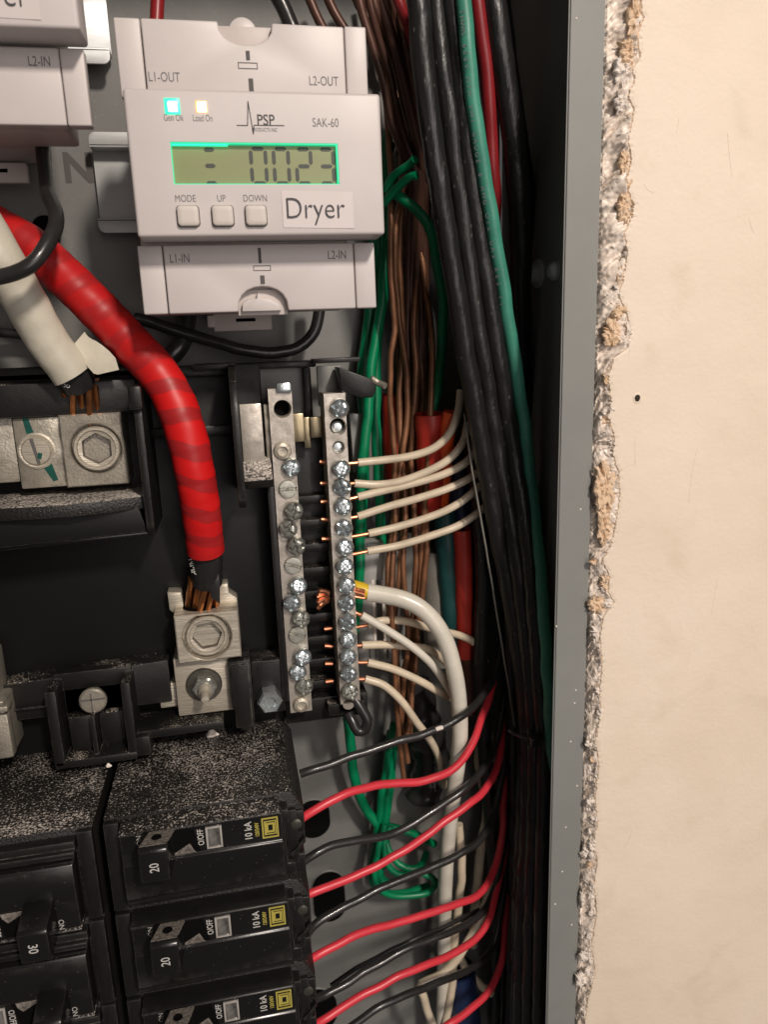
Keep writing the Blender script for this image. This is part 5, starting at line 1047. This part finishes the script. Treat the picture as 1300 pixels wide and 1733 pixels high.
for k, py in enumerate((783, 818, 848, 880, 912, 1063, 1094, 1123, 1152)):
    px = 542 + (py - 783) * 0.027
    mb = MB(); mb.tube(pts([(px + 12, py, 44), (px - 1, py + (k % 3 - 1) * 1.5, 44)]), 0.85, n=10)
    tag(link("copper_stub", mb, "copper_bright", None), ["uppermost copper stub left of the right neutral bar", "second copper stub down, left of the right neutral bar", "third copper stub down, left of the right neutral bar", "fourth copper stub down, left of the right neutral bar", "fifth copper stub, last above the frayed strands", "first copper stub below the frayed strands", "second copper stub below the frayed strands", "copper stub above the lowest one, left of the right bar", "lowest copper stub left of the right neutral bar"][k], "wire end", "copper stubs left of the right neutral bar")

# ------------------------------------------------------------------ branch wires of the breakers
RW = [("uppermost red wire from the breakers, passing in front of the thick white cable", [(505, 1390, 14), (522, 1377, 14), (560, 1353, 16), (605, 1335, 19), (655, 1326, 22), (710, 1321, 24), (750, 1310, 26), (780, 1288, 29), (803, 1252, 34), (820, 1205, 42), (832, 1165, 50), (846, 1110, 56), (856, 1050, 61), (862, 980, 64)]),
      ("second red wire from the top, leaving the upper breaker marked 20", [(510, 1519, 14), (527, 1511, 14), (570, 1497, 16), (625, 1472, 19), (690, 1436, 22), (745, 1398, 25), (790, 1362, 29), (815, 1342, 33), (834, 1315, 40), (848, 1270, 50), (857, 1210, 59), (861, 1140, 63)]),
      ("third red wire from the top, leaving the second breaker marked 20", [(515, 1632, 14), (532, 1622, 14), (570, 1600, 16), (610, 1580, 19), (660, 1566, 22), (715, 1550, 25), (770, 1532, 29), (810, 1513, 34), (836, 1475, 42), (850, 1420, 50), (853, 1360, 56), (857, 1290, 61), (861, 1220, 65)]),
      ("fourth red wire from the top, near the bottom edge", [(520, 1745, 14), (545, 1728, 14), (590, 1698, 17), (650, 1664, 20), (705, 1638, 23), (755, 1620, 27), (800, 1594, 32), (825, 1558, 38), (842, 1505, 48), (853, 1450, 56), (858, 1390, 61), (861, 1320, 65)]),
      ("red wire at the bottom edge over the navy jacket", [(735, 1752, 26), (765, 1731, 28), (800, 1705, 32), (832, 1670, 38), (850, 1620, 46), (856, 1560, 54), (859, 1490, 61), (861, 1420, 65)])]
for l, p_ in RW: wire("red_wire", l, "wire", p_, 1.42, "red_wire_insulation", "red wires leaving the breakers", n=16, na=0.02)
BW = [("uppermost black wire from the breakers with a plaster spot on it", [(508, 1311, 20), (530, 1303, 20), (580, 1286, 22), (640, 1265, 24), (700, 1247, 26), (745, 1232, 28), (785, 1210, 31), (815, 1180, 38), (835, 1150, 48), (850, 1090, 56), (858, 1000, 62)]),
      ("second black wire from the top, wavy, crossing the thick white cable", [(512, 1460, 16), (530, 1447, 16), (560, 1432, 18), (600, 1424, 20), (640, 1418, 22), (690, 1400, 25), (740, 1368, 28), (785, 1335, 31), (815, 1305, 38), (835, 1270, 48), (850, 1210, 56), (860, 1120, 63)]),
      ("third black wire from the top, leaving beside the second red wire", [(515, 1590, 16), (530, 1570, 16), (560, 1546, 18), (610, 1520, 21), (670, 1492, 24), (725, 1470, 27), (775, 1448, 30), (810, 1425, 34), (832, 1390, 42), (845, 1340, 50), (856, 1270, 58), (861, 1180, 64)]),
      ("fourth black wire from the top, below the third red wire", [(530, 1690, 18), (550, 1683, 20), (600, 1656, 23), (650, 1626, 26), (700, 1600, 29), (760, 1578, 33), (805, 1555, 38), (832, 1520, 46), (848, 1460, 54), (858, 1380, 62)]),
      ("fifth black wire, lowest, with a pale highlight near the bottom edge", [(585, 1745, 24), (630, 1712, 26), (680, 1688, 29), (720, 1672, 32), (770, 1652, 37), (810, 1630, 43), (835, 1600, 50), (850, 1530, 56), (859, 1450, 62)]),
      ("thin black wire right against the fourth one, just above it", [(560, 1668, 34), (620, 1630, 34), (690, 1594, 36), (750, 1570, 40), (810, 1540, 46)])]
for i, (l, p_) in enumerate(BW): wire("black_wire", l, "wire", p_, 1.42 if i < 5 else 0.9, "black_insulation", "black wires leaving the breakers", n=16, na=0.03)
wire("plaster_spot", "tiny pale plaster blob stuck on the uppermost black wire", "plaster blob", [(738, 1233, 26.6), (744, 1231, 26.4), (748, 1230, 26.8)], 0.8, "white_paper", n=8)
CW = [("cream wire hugging the thick white cable's right side to the bottom edge", [(776, 1395, 48), (782, 1450, 48), (778, 1520, 50), (770, 1590, 52), (766, 1660, 52), (752, 1750, 52)], 1.7),
      ("cream wire looping left near the bottom edge and turning down", [(845, 1330, 60), (850, 1400, 58), (838, 1480, 56), (815, 1545, 52), (785, 1605, 48), (755, 1643, 46), (722, 1660, 45), (710, 1670, 44), (720, 1695, 44), (735, 1752, 46)], 1.7),
      ("dim cream wire end right of the thick white cable near the bottom", [(772, 1605, 58), (790, 1640, 58), (812, 1665, 58), (832, 1680, 58)], 1.8),
      ("shaded cream wire rising right of the thick white cable", [(820, 1200, 62), (812, 1290, 62), (825, 1370, 62), (815, 1430, 62), (806, 1520, 62), (800, 1600, 64)], 2.0),
      ("shaded cream wire deep at the box side behind the red wires", [(830, 1240, 66), (836, 1330, 66), (846, 1400, 66), (842, 1470, 66), (820, 1560, 66)], 2.0)]
for l, p_, r in CW: wire("cream_wire", l, "wire", p_, r, "cream_insulation", "cream wires at the lower right", n=14, na=0.03)
# crumbs of debris on the breaker tops
for (px, py, s_, m_, lb_) in ((358, 1247, 2.3, "white_paper", "pinkish plaster crumb on top of the topmost breaker marked 20"), (183, 1297, 0.9, "white_paper", "tiny white crumb on the breaker top under the square pocket")):
    c = at(px, py, 44 if py < 1290 else 28); mb = MB(); n = 10
    mb.loft([[(c.x + s_ * r * (1 + .3 * math.sin(3 * a + 1)) * math.cos(a), c.y + s_ * .6 * r * math.sin(a), c.z + s_ * h) for a in [2 * math.pi * i / n for i in range(n)]] for r, h in ((0.9, -0.2), (1.0, 0.2), (0.6, 0.7), (0.2, 1.3))], cap0=True)
    tag(link("plaster_crumb", mb, m_, None, ang=25), lb_, "crumb")
for px, py, lb_ in ((350, 1345, "raised oval ring moulded on the front edge of the top breaker"), (408, 1240, "raised oval ring moulded near the lug bracket")):
    pass
